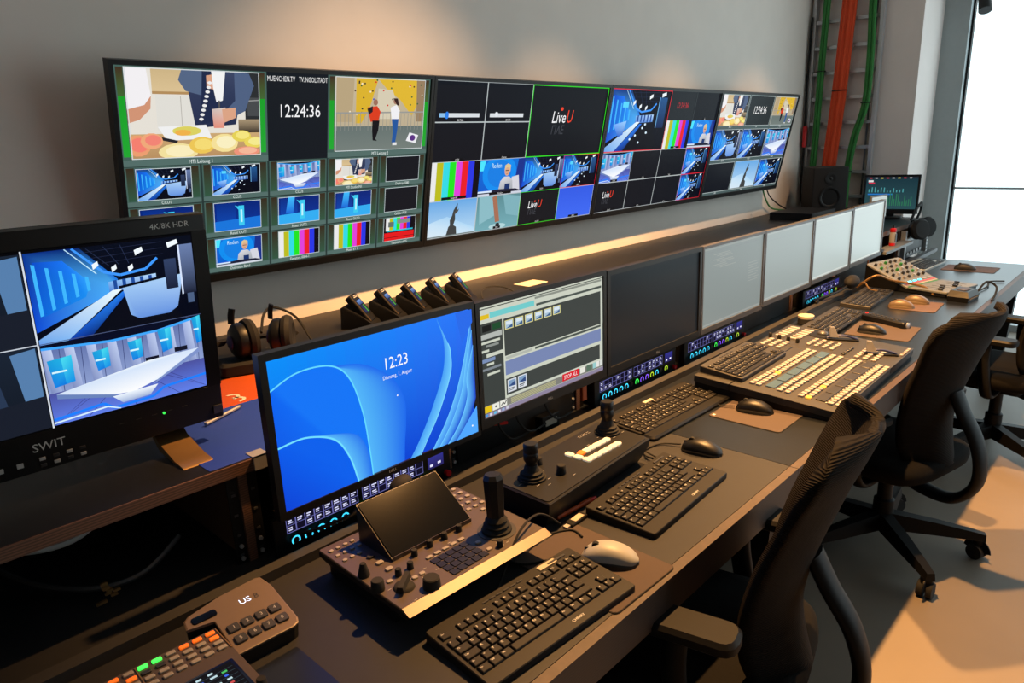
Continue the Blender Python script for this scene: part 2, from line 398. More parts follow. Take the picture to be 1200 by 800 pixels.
for i in (3, 6, 8):
    tag(blank(i, 0, 2), ['black rack panel behind the cables under the list screen', 'black rack panel under the second pale grey monitor', 'black rack panel under the last pale grey monitor'][(i-3)//3 if i < 8 else 2], 'rack panel', 'plain rack panels')
# white rack frame at the far end of the console
rk = thing('white_rack', 'white equipment rack with black blank panels at far console end', 'rack', (4.93, 0, DZ))
for x in (.0, .50): MB().box2((x, CF-.03, 0), (x+.03, CF-.002, z_(.93))).build('rack_post', 'white_plastic', rk, smooth=0)
MB().box2((.031, CF-.03, .12), (.499, CF-.012, .135)).build('cross_bar', 'white_plastic', rk, smooth=0)
MB().box2((.031, CF-.012, .004), (.499, CF-.003, .115)).build('blank_panel', 'black_metal', rk, smooth=0)
for k in range(6): MB().box((.060+k*.07, CF-.015, .03), (.035, .006, .016)).build('socket', 'print_grey', rk, smooth=0)
for k in range(7): MB().box((.515, CF-.031, .015+k*.024), (.008, .002, .008)).build('rail_hole', 'black_metal', rk, smooth=0)

# cables inside the open bays on the left
cable('patch_cable', 'grey and red patch cable lying inside the dark open rack bay', [(.16,1.62,.80),(.22,1.50,.772),(.30,1.42,.760),(.38,1.40,.765),(.46,1.42,.80)], .006, 'grey_metal')
cable('patch_cable', 'black cable hanging from the top of the dark rack bay', [(.10,1.55,.93),(.18,1.46,.88),(.28,1.44,.865),(.36,1.46,.90),(.40,1.5,.93)], .006, 'print_grey')
cp = MB()
for k in range(9): cp.box((.305+random.uniform(-.02,.02), 1.385+random.uniform(-.01,.01), DZ+.006+.004*k), (.012,.006,.005), None)
tag(cp.build('cable_plug', 'gold_metal', smooth=0), 'bundle of small brass cable plugs glinting in the dark rack bay', 'plugs')

# ------------------------------------------------------------------ pictures
NAVY=(.02,.04,.12); 
def studio(d, v=0):
    d.rect(0,0,1,1,(.03,.05,.11),(.02,.03,.09))
    d.poly([(0,.0),(.30,.0),(.5,.40),(.5,.52),(0,.86)], [(.04,.20,.55),(.02,.12,.40),(.10,.45,.90),(.30,.70,1),(.05,.30,.85)])
    d.poly([(.04,.10),(.20,.12),(.34,.40),(.30,.55),(.05,.70)], [(.05,.30,.80),(.10,.45,.95),(.20,.65,1),(.10,.55,.95),(.05,.40,.85)])
    for k in range(5): d.poly([(.03+.07*k,.12+.05*k),(.05+.07*k,.13+.05*k),(.055+.07*k,.68-.05*k),(.035+.07*k,.69-.05*k)], (.25,.72,1))
    d.line([(.26,0),(.42,.30),(.52,.36),(.68,.33),(.76,.22)], .03, (.25,.60,1)); d.line([(.22,0),(.38,.31)], .012, (.75,.92,1))
    for k in range(3):
        d.line([(.34+.1*k,.02),(.46+.06*k,.24)], .006, (.16,.20,.32)); d.line([(.30+.06*k,.06+.07*k),(.80,.04+.07*k)], .005, (.14,.17,.28))
    d.poly([(.44,.42),(.74,.40),(.74,.52),(.44,.54)], [(.50,.72,.95),(.72,.86,1),(.40,.60,.90),(.30,.50,.85)])
    for k in range(5): d.rect(.47+.055*k,.41,.022,.11,(.12,.30,.62))
    d.poly([(.0,.94),(.46,.52),(.52,.52),(.16,1),(0,1)], [(.45,.66,.92),(.90,.97,1),(.96,1,1),(.50,.72,.96),(.40,.60,.92)])
    d.poly([(.16,1),(.52,.55),(.56,.55),(.30,1)], [(.05,.25,.70),(.15,.50,.95),(.12,.40,.85),(.03,.14,.45)])
    d.poly([(.30,1),(.54,.62),(.75,.62),(.90,1)], (.035,.045,.09))
    if v == 0:
        d.poly([(.52,.50),(.92,.44),(.86,.84),(.80,.90),(.60,.90),(.55,.84)], [(.62,.78,.96),(.70,.84,.98),(.45,.62,.90),(.36,.54,.85),(.40,.58,.88),(.50,.68,.92)])
        d.line([(.50,.50),(.93,.43)], .03, (.03,.04,.09)); 
        d.rect(.935,.30,.045,.52,(.30,.38,.52)); d.rect(.80,.25,.08,.36,(.20,.26,.40),(.10,.13,.22)); d.rect(.90,.10,.1,.60,(.42,.50,.68),(.10,.12,.20)); d.rect(.90,.10,.012,.6,(.85,.9,1))
    else:
        d.poly([(.10,.56),(.30,.50),(.27,.72),(.20,.76)], [(.45,.68,1),(.62,.82,1),(.2,.42,.85),(.15,.38,.8)])
        for x, y in ((.34,.66),(.44,.60),(.58,.62),(.66,.70),(.40,.80),(.55,.86),(.48,.74),(.62,.56)): d.ell(x,y,.016,.02,(.86,.94,1))
        d.rect(.80,.12,.14,.5,(.14,.34,.56),(.06,.16,.34)); d.rect(.80,.12,.012,.5,(.45,.7,.9)); d.rect(.20,.20,.09,.09,(.35,.85,1))
    for x, y, w in ((.36,.20,.035),(.62,.10,.05),(.83,.06,.07),(.47,.26,.03),(.57,.28,.03)): d.poly([(x,y),(x+w,y-.03),(x+w*1.1,y+.02),(x+.1*w,y+.06)], (.95,.98,1))
def studio_desk(d):
    d.rect(0,0,1,.62,(.36,.43,.66),(.56,.63,.82))
    for k in range(8):
        x = k/8; d.poly([(x,0),(x+.055,0),(x+.075,.60),(x+.015,.60)], [(.66,.72,.90),(.78,.84,.97),(.62,.68,.86),(.48,.54,.74)])
        d.line([(x+.1,0),(x+.09,.6)], .008, (.25,.30,.50))
    d.poly([(0,0),(1,0),(1,.03),(.7,.09),(.4,.10),(0,.05)], (.03,.05,.14)); d.line([(0,.05),(.4,.11),(.7,.10),(1,.02)], .03, (.25,.66,1))
    for x, y, w, h in ((.02,.20,.14,.34),(.28,.20,.10,.25),(.50,.17,.09,.25),(.70,.10,.09,.30),(.94,.02,.06,.36)):
        d.poly([(x,y),(x+w,y-.02),(x+w,y+h-.03),(x+.02,y+h)], [(.10,.62,.86),(.16,.75,.92),(.05,.45,.85),(.08,.50,.90)]); d.poly([(x+w*.56,y-.005),(x+w,y-.02),(x+w,y+h-.03),(x+w*.62,y+h-.02)], [(.30,.88,.95),(.22,.80,.93),(.08,.55,.90),(.12,.62,.92)]); d.rect(x+.12*w,y+h*.42,w*.62,.022,(.85,.98,1))
    d.rect(0,.60,1,.40,(.30,.32,.62),(.38,.50,.92))
    for k in range(7): d.line([(.5+(k-3)*.06,.60),(.5+(k-3)*.30,1)], .008, (.22,.24,.52))
    d.rect(.60,.42,.09,.07,(.08,.09,.16)); d.rect(.80,.37,.09,.06,(.08,.09,.16))
    d.poly([(.04,.62),(.62,.46),(.97,.44),(.66,.74),(.50,.82),(.38,.80)], [(.84,.90,.98),(.95,.98,1),(.84,.90,.99),(.92,.96,1),(1,1,1),(.96,.98,1)])
    d.poly([(.04,.62),(.38,.80),(.42,.86),(.30,.80),(.04,.68)], (.42,.52,.74)); d.poly([(.97,.44),(.66,.74),(.62,.80),(.97,.50)], (.50,.58,.80))
    d.poly([(.36,.82),(.66,.80),(.60,.92),(.42,.93)], [(.92,.96,1),(.96,.98,1),(.60,.68,.84),(.62,.70,.86)])
    d.line([(0,.93),(.30,.88),(.36,.97),(.62,.95),(.70,.86),(1,.82)], .035, (.12,.50,1)); d.line([(0,.97),(.32,.93),(.40,1)], .02, (.85,.95,1))
def bars(d):
    for k, c in enumerate(((.92,.92,.92),(.74,.74,.12),(.20,.86,.90),(.12,.90,.14),(.88,.26,.86),(.92,.12,.16),(.16,.22,.90),(.04,.04,.08))): d.rect(k/8,0,1/8,1,c)
def liveu(d, big=True):
    d.rect(0,0,1,1,(.08,.095,.12)); h = .17 if big else .22
    d.text(.45,.52,h,'Live',(.97,.97,.98),1.0,.16); d.text(.457,.52,h*1.1,'U',(.95,.26,.16),0,.16)
    d.text(.45,.555,h*.8,'LIVE',(.26,.27,.30),1.0,-.16,True); d.ell(.392,.325,.018,.026,(.95,.26,.16))
def anchor(d):
    d.rect(0,0,1,1,(.05,.45,.86),(.04,.35,.80)); d.ell(.45,.4,.38,.52,(.06,.56,.95),24); d.ell(.45,.4,.27,.38,(.08,.50,.90),24)
    d.text(.33,.24,.14,'Reden',(.80,.95,1),.35); d.poly([(.0,.04),(.12,.02),(.08,.30),(.0,.30)], (.30,.90,1))
    d.poly([(.86,.02),(1,0),(1,.95),(.80,.95)], (.10,.20,.55)); d.poly([(.74,.52),(.90,.48),(.96,.95),(.74,.95)], (.84,.84,.88))
    d.poly([(.44,1),(.48,.62),(.56,.50),(.68,.50),(.76,.62),(.80,1)], [(.62,.64,.68),(.78,.79,.82),(.86,.86,.88),(.82,.82,.85),(.74,.75,.78),(.60,.62,.66)])
    d.ell(.62,.33,.062,.15,(.86,.66,.54)); d.poly([(.555,.34),(.56,.18),(.62,.13),(.69,.18),(.69,.38),(.665,.26),(.60,.24)], (.88,.78,.58))
    d.line([(.58,.33),(.66,.33)], .02, (.15,.12,.12)); d.line([(.60,.42),(.64,.42)], .012, (.70,.30,.30))
    d.rect(.59,.70,.12,.16,(.10,.20,.42)); d.poly([(0,.90),(.45,.84),(.85,.86),(1,.93),(1,1),(0,1)], (.12,.13,.22)); d.rect(0,.86,.30,.05,(.85,.92,1)); d.rect(0,.94,1,.06,(.82,.84,.90))
def kitchen(d):
    d.rect(0,0,1,1,(.90,.88,.84)); d.rect(.18,0,.30,.26,(.80,.70,.52),(.86,.76,.58)); d.rect(.18,.25,.34,.03,(.70,.55,.36)); d.rect(.2,.29,.36,.40,(.88,.87,.84)); d.line([(.38,.3),(.38,.68)],.008,(.7,.68,.65))
    d.rect(.88,0,.12,1,(.17,.18,.19)); d.rect(.90,.30,.1,.22,(.28,.29,.30)); d.line([(.90,.34),(1,.33)],.012,(.6,.6,.6)); d.rect(.82,.56,.18,.16,(.66,.58,.46),(.16,.14,.13))
    d.poly([(.0,.0),(.15,.0),(.17,.30),(.13,.46),(.0,.50)], [(.95,.94,.95)]*5); d.poly([(0,.45),(.12,.40),(.17,.30),(.16,.44),(.08,.56),(0,.60)], (.82,.58,.46))
    d.poly([(.42,.0),(.88,.0),(.84,.30),(.80,.62),(.48,.66),(.45,.36)], [(.22,.26,.38),(.24,.28,.40),(.18,.22,.34),(.14,.18,.30),(.15,.18,.30),(.22,.26,.38)])
    d.poly([(.40,.0),(.54,.0),(.60,.12),(.56,.20),(.62,.24),(.58,.30),(.42,.24),(.37,.12)], (.33,.40,.52)); d.poly([(.80,.0),(.92,.02),(.96,.16),(.88,.46),(.72,.58),(.69,.50),(.80,.34)], (.31,.38,.51))
    d.poly([(.55,.0),(.68,.0),(.68,.55),(.52,.62)], (.13,.17,.29)); d.poly([(.58,.06),(.68,.03),(.71,.16),(.66,.22),(.58,.20)], (.86,.64,.52)); d.poly([(.62,.0),(.73,.0),(.70,.34),(.65,.36),(.63,.2)], (.95,.95,.95)); d.rect(.665,.34,.012,.16,(.35,.34,.34))
    for k in range(9): d.ell(.605-.010*k,.14+.052*k,.018,.018,(.93,.93,.93),8)
    d.poly([(.61,.44),(.72,.42),(.70,.66),(.62,.66)], [(.80,.74,.72),(.86,.80,.76),(.90,.56,.48),(.88,.54,.46)]); d.poly([(.69,.44),(.80,.42),(.80,.54),(.70,.60)], (.86,.64,.52))
    d.rect(0,.72,1,.28,(.80,.66,.46),(.72,.56,.38)); d.poly([(.20,.64),(.56,.62),(.60,.78),(.26,.80)], (.94,.94,.94)); d.ell(.41,.69,.11,.055,(.86,.82,.38)); d.ell(.38,.71,.06,.035,(.94,.70,.30)); d.poly([(.18,.74),(.34,.80),(.33,.83),(.18,.78)], (.15,.15,.17))
    for x,y,rx,ry,c,c2 in ((.05,.85,.09,.12,(.93,.62,.44),(.96,.50,.44)),(.15,.80,.08,.09,(.94,.66,.48),(.95,.52,.46)),(.34,.93,.15,.10,(.95,.88,.62),(.98,.93,.74)),(.52,.86,.10,.10,(.93,.78,.34),(.96,.86,.46)),(.70,.84,.11,.11,(.96,.88,.60),(.98,.94,.76)),(.84,.76,.08,.07,(.90,.82,.34),(.96,.90,.50)),(.95,.84,.09,.07,(.92,.84,.36),(.96,.92,.56)),(.88,.95,.11,.06,(.93,.58,.48),(.96,.72,.60))):
        d.ell(x,y,rx,ry,c); d.ell(x+.01,y-.01,rx*.72,ry*.68,c2)
def climb(d):
    d.rect(0,0,1,1,(.78,.72,.60),(.72,.66,.55)); d.poly([(.22,0),(.46,0),(.36,.45),(.28,.62),(.22,.62)], (.86,.70,.18)); d.poly([(.46,.02),(.90,.0),(.94,.30),(.86,.52),(.72,.30),(.55,.14)], (.88,.72,.20)); d.poly([(.46,.14),(.62,.16),(.70,.40),(.66,.56),(.44,.56)], (.84,.80,.70)); d.poly([(.0,.0),(.2,.0),(.18,.6),(0,.6)], (.72,.64,.50)); d.poly([(.90,.0),(1,0),(1,.6),(.92,.6)], (.60,.50,.38))
    for k in range(34): d.ell(random.uniform(.02,.98),random.uniform(.02,.52),.010,.013,random.choice(((.85,.2,.15),(.15,.2,.2),(.2,.4,.25),(.95,.9,.8),(.2,.3,.7),(.3,.2,.15))),6)
    d.rect(0,.66,1,.34,(.40,.45,.44),(.46,.50,.48)); d.line([(0,.48),(1,.46)], .02, (.60,.60,.58))
    for k in range(24): d.line([(k/24+.02,.48),(k/24+.02,.72)], .008, (.56,.56,.54))
    d.poly([(.34,.40),(.45,.38),(.49,.46),(.47,.58),(.38,.60)], (.86,.24,.12)); d.poly([(.34,.42),(.40,.38),(.40,.46),(.36,.50)], (.15,.12,.14)); d.ell(.43,.33,.026,.042,(.62,.44,.36)); d.poly([(.40,.58),(.48,.58),(.47,.72),(.44,.84),(.46,.87),(.41,.86),(.40,.72)], (.08,.08,.10))
    d.poly([(.60,.40),(.67,.36),(.71,.44),(.70,.56),(.62,.57)], (.94,.94,.95)); d.ell(.655,.31,.024,.042,(.64,.46,.38)); d.poly([(.63,.27),(.68,.27),(.70,.38),(.67,.36)], (.22,.14,.12)); d.poly([(.62,.56),(.70,.56),(.69,.72),(.67,.92),(.63,.90),(.64,.74)], (.14,.34,.62)); d.rect(.64,.90,.05,.04,(.9,.9,.9))
    d.poly([(.84,.76),(.95,.80),(.92,.92),(.80,.88)], (.93,.93,.95)); d.ell(.88,.84,.035,.045,(.36,.20,.52))
def statue(d):
    d.rect(0,0,1,1,(.40,.66,.90),(.72,.86,.96)); d.poly([(.0,.6),(.4,.45),(1,.85),(1,1),(0,1)], [(.78,.89,.97),(.66,.83,.96),(.7,.86,.97),(.8,.9,.97),(.86,.92,.96)])
    d.poly([(.40,.98),(.44,.74),(.47,.70),(.46,.56),(.50,.44),(.52,.30),(.60,.10),(.60,.24),(.56,.40),(.57,.56),(.54,.70),(.60,.76),(.62,.98)], (.25,.26,.26)); d.poly([(.53,.36),(.63,.26),(.62,.33),(.55,.42)], (.33,.32,.30)); d.rect(0,.96,1,.04,(.45,.50,.50))
def pillar(d):
    d.rect(0,0,1,1,(.36,.55,.58),(.46,.68,.72)); d.poly([(.05,0),(.36,0),(.42,.6),(.1,.8)], (.55,.74,.78)); d.poly([(.58,0),(1,.1),(1,.7),(.7,.6)], (.50,.70,.74)); d.poly([(.34,.05),(.44,.02),(.56,.78),(.46,.80)], (.66,.44,.34)); d.ell(.52,.92,.2,.08,(.7,.84,.86)); d.ell(.52,.88,.05,.06,(.16,.18,.2))
def bluetag(d, v=0):
    d.rect(0,0,1,1,(.03,.14,.46),(.04,.22,.62)); d.rect(.06,.05,.40,.6,(.04,.18,.52),(.05,.26,.66)); d.poly([(0,.66),(1,.58),(1,1),(0,1)], (.10,.46,.86) if v == 0 else (.20,.68,.95))
    if v: d.poly([(.25,0),(.40,0),(.36,.62),(.18,.62)], [(.25,.75,1),(.25,.75,1),(.1,.4,.85),(.1,.4,.85)])
    d.rect(.52,.16,.12,.70,(.24,.80,.95)); d.poly([(.44,.14),(.54,.20),(.54,.34)], (.24,.80,.95)); d.rect(.56,.30,.04,.44,(.75,.96,1))
def alarm(d):
    d.rect(0,0,1,1,(.08,.07,.09)); b_ = d.sub(.08,.0,.86,.56); bars(b_); d2 = d.sub(.0,.0,1,1); d2.L[0] += 12; d2.rect(.42,.10,.40,.18,(.52,.55,.54)); d2.rect(.15,.18,.17,.22,(.40,.44,.42)); d2.rect(.12,.54,.80,.06,(.15,.75,.85)); d2.rect(.04,.64,.92,.34,(.90,.10,.12)); d2.rect(.04,.84,.92,.02,(.2,.05,.05))
def black(d): d.rect(0,0,1,1,(.075,.09,.12))
def cell(d, fn, lab='', border=(.80,.84,.86), *a):
    fn(d, *a); t = d.sub(0,0,1,1); t.L[0] += 60
    if border: t.frame(.015, border)
    if lab: t.rect(.5-.028*len(lab),.91,.056*len(lab),.075,(.05,.06,.08)); t.text(.5,.972,.05,lab,(.92,.92,.92))
def metered(d, fn, lab, *a):
    d.rect(0,0,1,1,(.27,.38,.35)); d.rect(.02,.02,.10,.84,(.22,.17,.12),(.20,.34,.26)); d.rect(.88,.02,.10,.84,(.22,.17,.12),(.20,.34,.26))
    d.rect(.0,.88,1,.12,(.33,.43,.41)); k = d.sub(.13,.04,.74,.82); k.L[0] += 2; fn(k, *a); t = k.sub(0,0,1,1); t.L[0] += 60; t.frame(.02,(.80,.85,.86))
    t2 = d.sub(0,0,1,1); t2.L[0] += 62; t2.text(.5,.975,.085,lab,(.88,.92,.90))
GREEN=(.10,.62,.16)
def big(d, fn, lab):
    d.rect(0,0,1,1,(.27,.38,.35)); 
    for x in (.015,.945): d.rect(x,.02,.04,.28,(.26,.18,.13),(.26,.40,.20)); d.rect(x,.30,.04,.60,GREEN,(.14,.66,.20))
    d.rect(0,.935,1,.065,(.33,.43,.41)); k = d.sub(.06,.015,.88,.91); k.L[0] += 2; fn(k); t = k.sub(0,0,1,1); t.L[0] += 60; t.frame(.010,(.84,.87,.88))
    t2 = d.sub(0,0,1,1); t2.L[0] += 62; t2.text(.5,.988,.042,lab,(.90,.93,.92))

# ------------------------------------------------------------------ four hanging screens
TW, TH = 1.126, .658
def tv(i, label, draw):
    t = thing('wall_screen', label, 'screen', (.723+TW*(i+.5), 2.255, 1.166), rx=R_(12.3), group='row of hanging multiview screens')
    w, h = TW-.002, TH; b = .013
    fr = MB(); fr.box2((-w/2, -.004, 0), (w/2, .030, b+.012)); fr.box2((-w/2, -.004, h-b), (w/2, .030, h)); fr.box2((-w/2, -.004, b+.012), (-w/2+b, .030, h-b)); fr.box2((w/2-b, -.004, b+.012), (w/2, .030, h-b))
    fr.build('bezel', 'black_plastic', t, smooth=0)
    MB().box2((-w/2+b, .006, b+.012), (w/2-b, .034, h-b)).build('back_panel', 'black_plastic', t, smooth=0)
    W, H = w-2*b, h-2*b-.012; cv = Cv(W, H); draw(cv); cv.build('display', t, (0, .0055, b+.012+H/2))
    MB().box2((-.30, .0345, .14), (.30, .046, .52)).build('mount_plate', 'black_metal', t, smooth=0)
    c, s_ = math.cos(R_(12.3)), math.sin(R_(12.3))
    for x in (-.22, .22):                                     # strut back to the wall, horizontal in the room
        lo = MB(); L = (WY-.004-2.255+s_*.33)/c
        lo.box2((x-.015, .047, .32), (x+.015, L-.012, .35)); lo.build('bracket', 'black_metal', t, smooth=0)
    return t
def d1(c):
    c.rect(0,0,1,1,(.16,.22,.21)); R0, RH = .435, .188; S = lambda *a: c.sub(*a)
    big(S(0,0,.4,R0), kitchen, 'MTI Leitung 1'); big(S(.6,0,.4,R0), climb, 'MTI Leitung 2')
    k = S(.4,0,.2,R0); k.rect(0,0,1,1,(.085,.105,.13)); k.text(.52,.50,.15,'12:24:36',(.94,.94,.95),sx=.80); k.text(.01,.10,.060,'MUENCHEN.TV',(.92,.92,.92),0,sx=.62); k.text(.99,.10,.060,'TV.INGOLSTADT',(.92,.92,.92),1.0,sx=.62)
    rows = [[(studio,'CCU1'),(studio,'CCU2',1),(studio_desk,'CCU3'),(kitchen,'MTI Studio IN1'),(black,'Desktop 1080')],
            [(bluetag,'Vizzi OUT1'),(bluetag,'Reset OUT1'),(bluetag,'Reset OUT2',1),(bluetag,'Reset OUT3',1),(black,'Cellular POE')],
            [(studio,'Sendung Live'),(anchor,'Outvision Band'),(bars,'Elevators 0004-1'),(bars,'Music BT 9'),(alarm,'Testbild Feed PG')]]
    for r, row in enumerate(rows):
        for q, it in enumerate(row): metered(S(q*.2+.003, R0+r*RH+.003, .194, RH-.006), it[0], it[1], *it[2:])
def grid(c, n, m, items):
    c.rect(0,0,1,1,(.07,.08,.10))
    for (x, y, w, h, fn, lab, brd, *a) in items:
        d = c.sub(x/n, y/m, w/n, h/m); d.L[0] += 1; cell(d, fn, lab, brd, *a)
def fill(d):
    black(d); d.rect(.10,.78,.78,.10,(.86,.88,.90)); d.rect(.10,.78,.13,.10,(.55,.75,.92)); d.ell(.24,.83,.035,.09,(.16,.50,.92))
def fill2(d):
    black(d); d.rect(.10,.78,.74,.10,(.86,.88,.90)); d.ell(.24,.80,.035,.06,(.90,.92,.94))
def blue(d): d.rect(0,0,1,1,(.20,.36,.90),(.25,.42,.96))
def clockw(d): d.rect(0,0,1,1,(.15,.18,.19)); d.text(.5,.6,.26,'12:24:36',(.95,.95,.95))
def clockr(d): d.rect(0,0,1,1,(.13,.15,.17)); d.text(.5,.58,.20,'12:24:36',(.80,.16,.20))
Wt=(.74,.77,.78); Gn=(.20,.85,.15); Rd=(.90,.15,.22)
d2 = lambda c: grid(c,4,4,[(0,0,1,1,fill,'DS FULL',Wt),(1,0,1,1,fill2,'DS KEY',Wt),(0,1,1,1,black,'CG03',Wt),(1,1,1,1,black,'Chroma',Wt),(2,0,2,2,liveu,'',Gn),
    (0,2,1,1,bars,'Sender BT',None),(1,2,1,1,anchor,'Outvision',None),(2,2,1,1,studio,'CAM1',None),(3,2,1,1,studio,'CAM2',Rd,1),(0,3,1,1,statue,'',Wt),(1,3,1,1,pillar,'MTI',Wt),(2,3,1,1,liveu,'LiveU 1',Gn,False),(3,3,1,1,blue,'SRT 2',Wt)])
d3 = lambda c: grid(c,4,4,[(0,0,2,2,studio,'',Rd,1),(2,0,1,1,clockr,'',(.25,.28,.29)),(3,0,1,1,black,'CG',(.25,.28,.29)),(2,1,1,1,bars,'Sender',None),(3,1,1,1,anchor,'',None),
    (0,2,1,1,studio_desk,'CAM3',Wt),(1,2,1,1,black,'CG01',Wt),(2,2,1,1,black,'CG02',Wt),(3,2,1,1,studio,'',Rd,1),(0,3,1,1,liveu,'LiveU 1',Wt,False),(1,3,1,1,black,'SRT 1',Wt),(2,3,1,1,black,'SRT 2',Wt),(3,3,1,1,studio,'PGM',Rd,1)])
def d4(c):
    c.rect(0,0,1,1,(.30,.37,.37))
    its = [(kitchen,),(clockw,),(climb,),(studio,),(studio,1),(studio_desk,),(black,),(statue,),(studio,1)]
    for k, it in enumerate(its):
        d = c.sub(k%3/3+.006, k//3/3+.008, .32, .30); d.L[0] += 2; it[0](d, *it[1:]); t = d.sub(0,0,1,1); t.L[0] += 60; t.frame(.015,(.75,.80,.80)); e = c.sub(k%3/3, k//3/3+.308, .33, .022); e.L[0] += 2; e.text(.5,.95,.9,['MTI 1','Uhr','MTI 2','CCU1','CCU2','CCU3','Cell','Out','PGM'][k],(.9,.92,.92))
tv(0, 'nearest hanging screen showing a cooking show and a 12:24:36 clock', d1)
tv(1, 'second hanging screen with colour bars and one large dark logo tile', d2)
tv(2, 'third hanging screen with a large blue studio picture and red clock', d3)
tv(3, 'farthest hanging screen with a three by three grid of pictures', d4)
cable('green_cable', 'thin green cable hanging below the farthest hanging screen', [(5.05,2.28,1.20),(5.08,2.26,1.10),(5.14,2.24,1.03),(5.30,2.22,1.0),(5.46,2.2,.98)], .006, 'green_cable')
cable('power_cable', 'thin black cable from the farthest screen to the loudspeaker', [(5.15,2.30,1.22),(5.22,2.30,1.12),(5.38,2.30,1.04),(5.47,2.25,.985),(5.50,2.24,.970)], .005)

# ------------------------------------------------------------------ desk monitors
MY = 1.225
def monitor(x0, x1, label, draw, zb=.853, zt=1.182, bez=.012, chin=.020, mat='screen', logo=False, edge='black_plastic'):
    w, h = x1-x0-.003, zt-zb; t = thing('desk_monitor', label, 'monitor', ((x0+x1)/2, MY, zb), group='row of desk monitors')
    fr = MB(); fr.box2((-w/2, 0, 0), (w/2, .022, chin)); fr.box2((-w/2, 0, h-bez), (w/2, .022, h)); fr.box2((-w/2, 0, chin), (-w/2+bez, .022, h-bez)); fr.box2((w/2-bez, 0, chin), (w/2, .022, h-bez))
    fr.build('bezel', edge, t, smooth=0)
    MB().box2((-w/2+bez, .006, chin), (w/2-bez, .0225, h-bez)).build('panel', 'black_plastic', t, smooth=0)
    MB().rbox((0, .0305, .04), (w*.62, .015, h-.08), .007).build('back_shell', 'black_plastic', t)
    W, H = w-2*bez, h-bez-chin; cv = Cv(W, H); draw(cv); cv.build('display', t, (0, .0055, chin+H/2), mat=mat)
    MB().box2((-.045, .0385, CZ-.052-zb), (.045, CF-MY-.0005, CZ-.005-zb)).build('mount', 'black_metal', t, smooth=0)
    if logo: print_text('logo', 'DELL', .007, 'print_grey', t, (0, -.0006, .0065), (R_(90), 0, 0))
    return t
def wallpaper(d):
    n = 12
    for k in range(n):      # soft blue ground
        x = k/n; a = 1-x*.7; d.poly([(x,0),(x+1/n,0),(x+1/n,1),(x,1)], [(.05+.14*x,.56-.10*x,.98)]*2+[(.05,.30-.06*x,.88-.08*x)]*2); d.L[0] -= 1
    d.L[0] += 1
    def band(up, lo, cu, cl):
        for (a, b), (e, f) in zip(zip(up[:-1], up[1:]), zip(lo[:-1], lo[1:])): d.poly([a, b, f, e], [cu, cu, cl, cl]); d.L[0] -= 1
        d.L[0] += 1
    arc = lambda P, m=14: [(float(p[0]), float(p[1])) for p in smooth_path([(x, y, 0) for x, y in P], m)]
    A1 = arc([(0,.20),(.12,.125),(.26,.14),(.34,.26),(.385,.52),(.40,.80),(.405,1)]); A2 = arc([(.30,.15),(.42,.20),(.54,.34),(.60,.52),(.60,.70),(.585,.86),(.575,1)])
    band(A1, A2, (.33,.72,.98), (.12,.42,.93))
    d.poly([(0,.21)]+A1[3:]+[(.0,1)], [(.05,.40,.95)]+[(.08,.46,.97)]*len(A1[3:])+[(.06,.30,.86)])
    d.line(A1, .010, (.40,.86,1))
    B1 = arc([(0,.57),(.12,.56),(.24,.64),(.30,.80),(.33,1)]); B2 = arc([(.14,.565),(.24,.60),(.34,.66),(.385,.78),(.40,1)])
    band(B1, B2, (.36,.74,.98), (.16,.46,.93)); d.poly([(0,.58)]+B1[1:]+[(0,1)], [(.04,.36,.92)]+[(.05,.38,.93)]*len(B1[1:])+[(.05,.26,.84)]); d.line(B1, .012, (.45,.88,1))
    E0 = arc([(.80,0),(.835,.20),(.82,.42),(.74,.68),(.66,.88),(.60,1)]); E1 = arc([(.86,.22),(.87,.30),(.86,.46),(.78,.72),(.70,.90),(.655,1)])
    band(E0, E1, (.28,.62,.96), (.42,.78,1)); d.line(E1, .008, (.50,.86,1))
    for dx, c in ((.05,(.20,.46,.92)),(.12,(.12,.34,.86)),(.22,(.10,.26,.78))):
        q = arc([(1,.02+dx*1.2),(.95,.30+dx),(.88+dx*.3,.55+dx*.6),(.80+dx*.4,.78+dx*.4),(.70+dx*.5,1)]); r = [(min(1,x+.06),y) for x, y in q]; band(q, r, (.40,.76,1), c); d.line(q, .006, (.45,.80,1))
    d.poly([(.86,1),(1,.78),(1,1)], (.32,.66,1)); d.poly([(.90,0),(1,0),(1,.10),(.93,.24)], (.16,.42,.92))
    t = d.sub(0,0,1,1); t.L[0] += 8; t.text(.555,.265,.085,'12:23',(.98,.99,1)); t.text(.56,.335,.028,'Dienstag, 1. August',(.95,.97,1)); t.ell(.55,.475,.004,.006,(1,1,1),6); t.ell(.965,.93,.005,.008,(1,1,1),6)
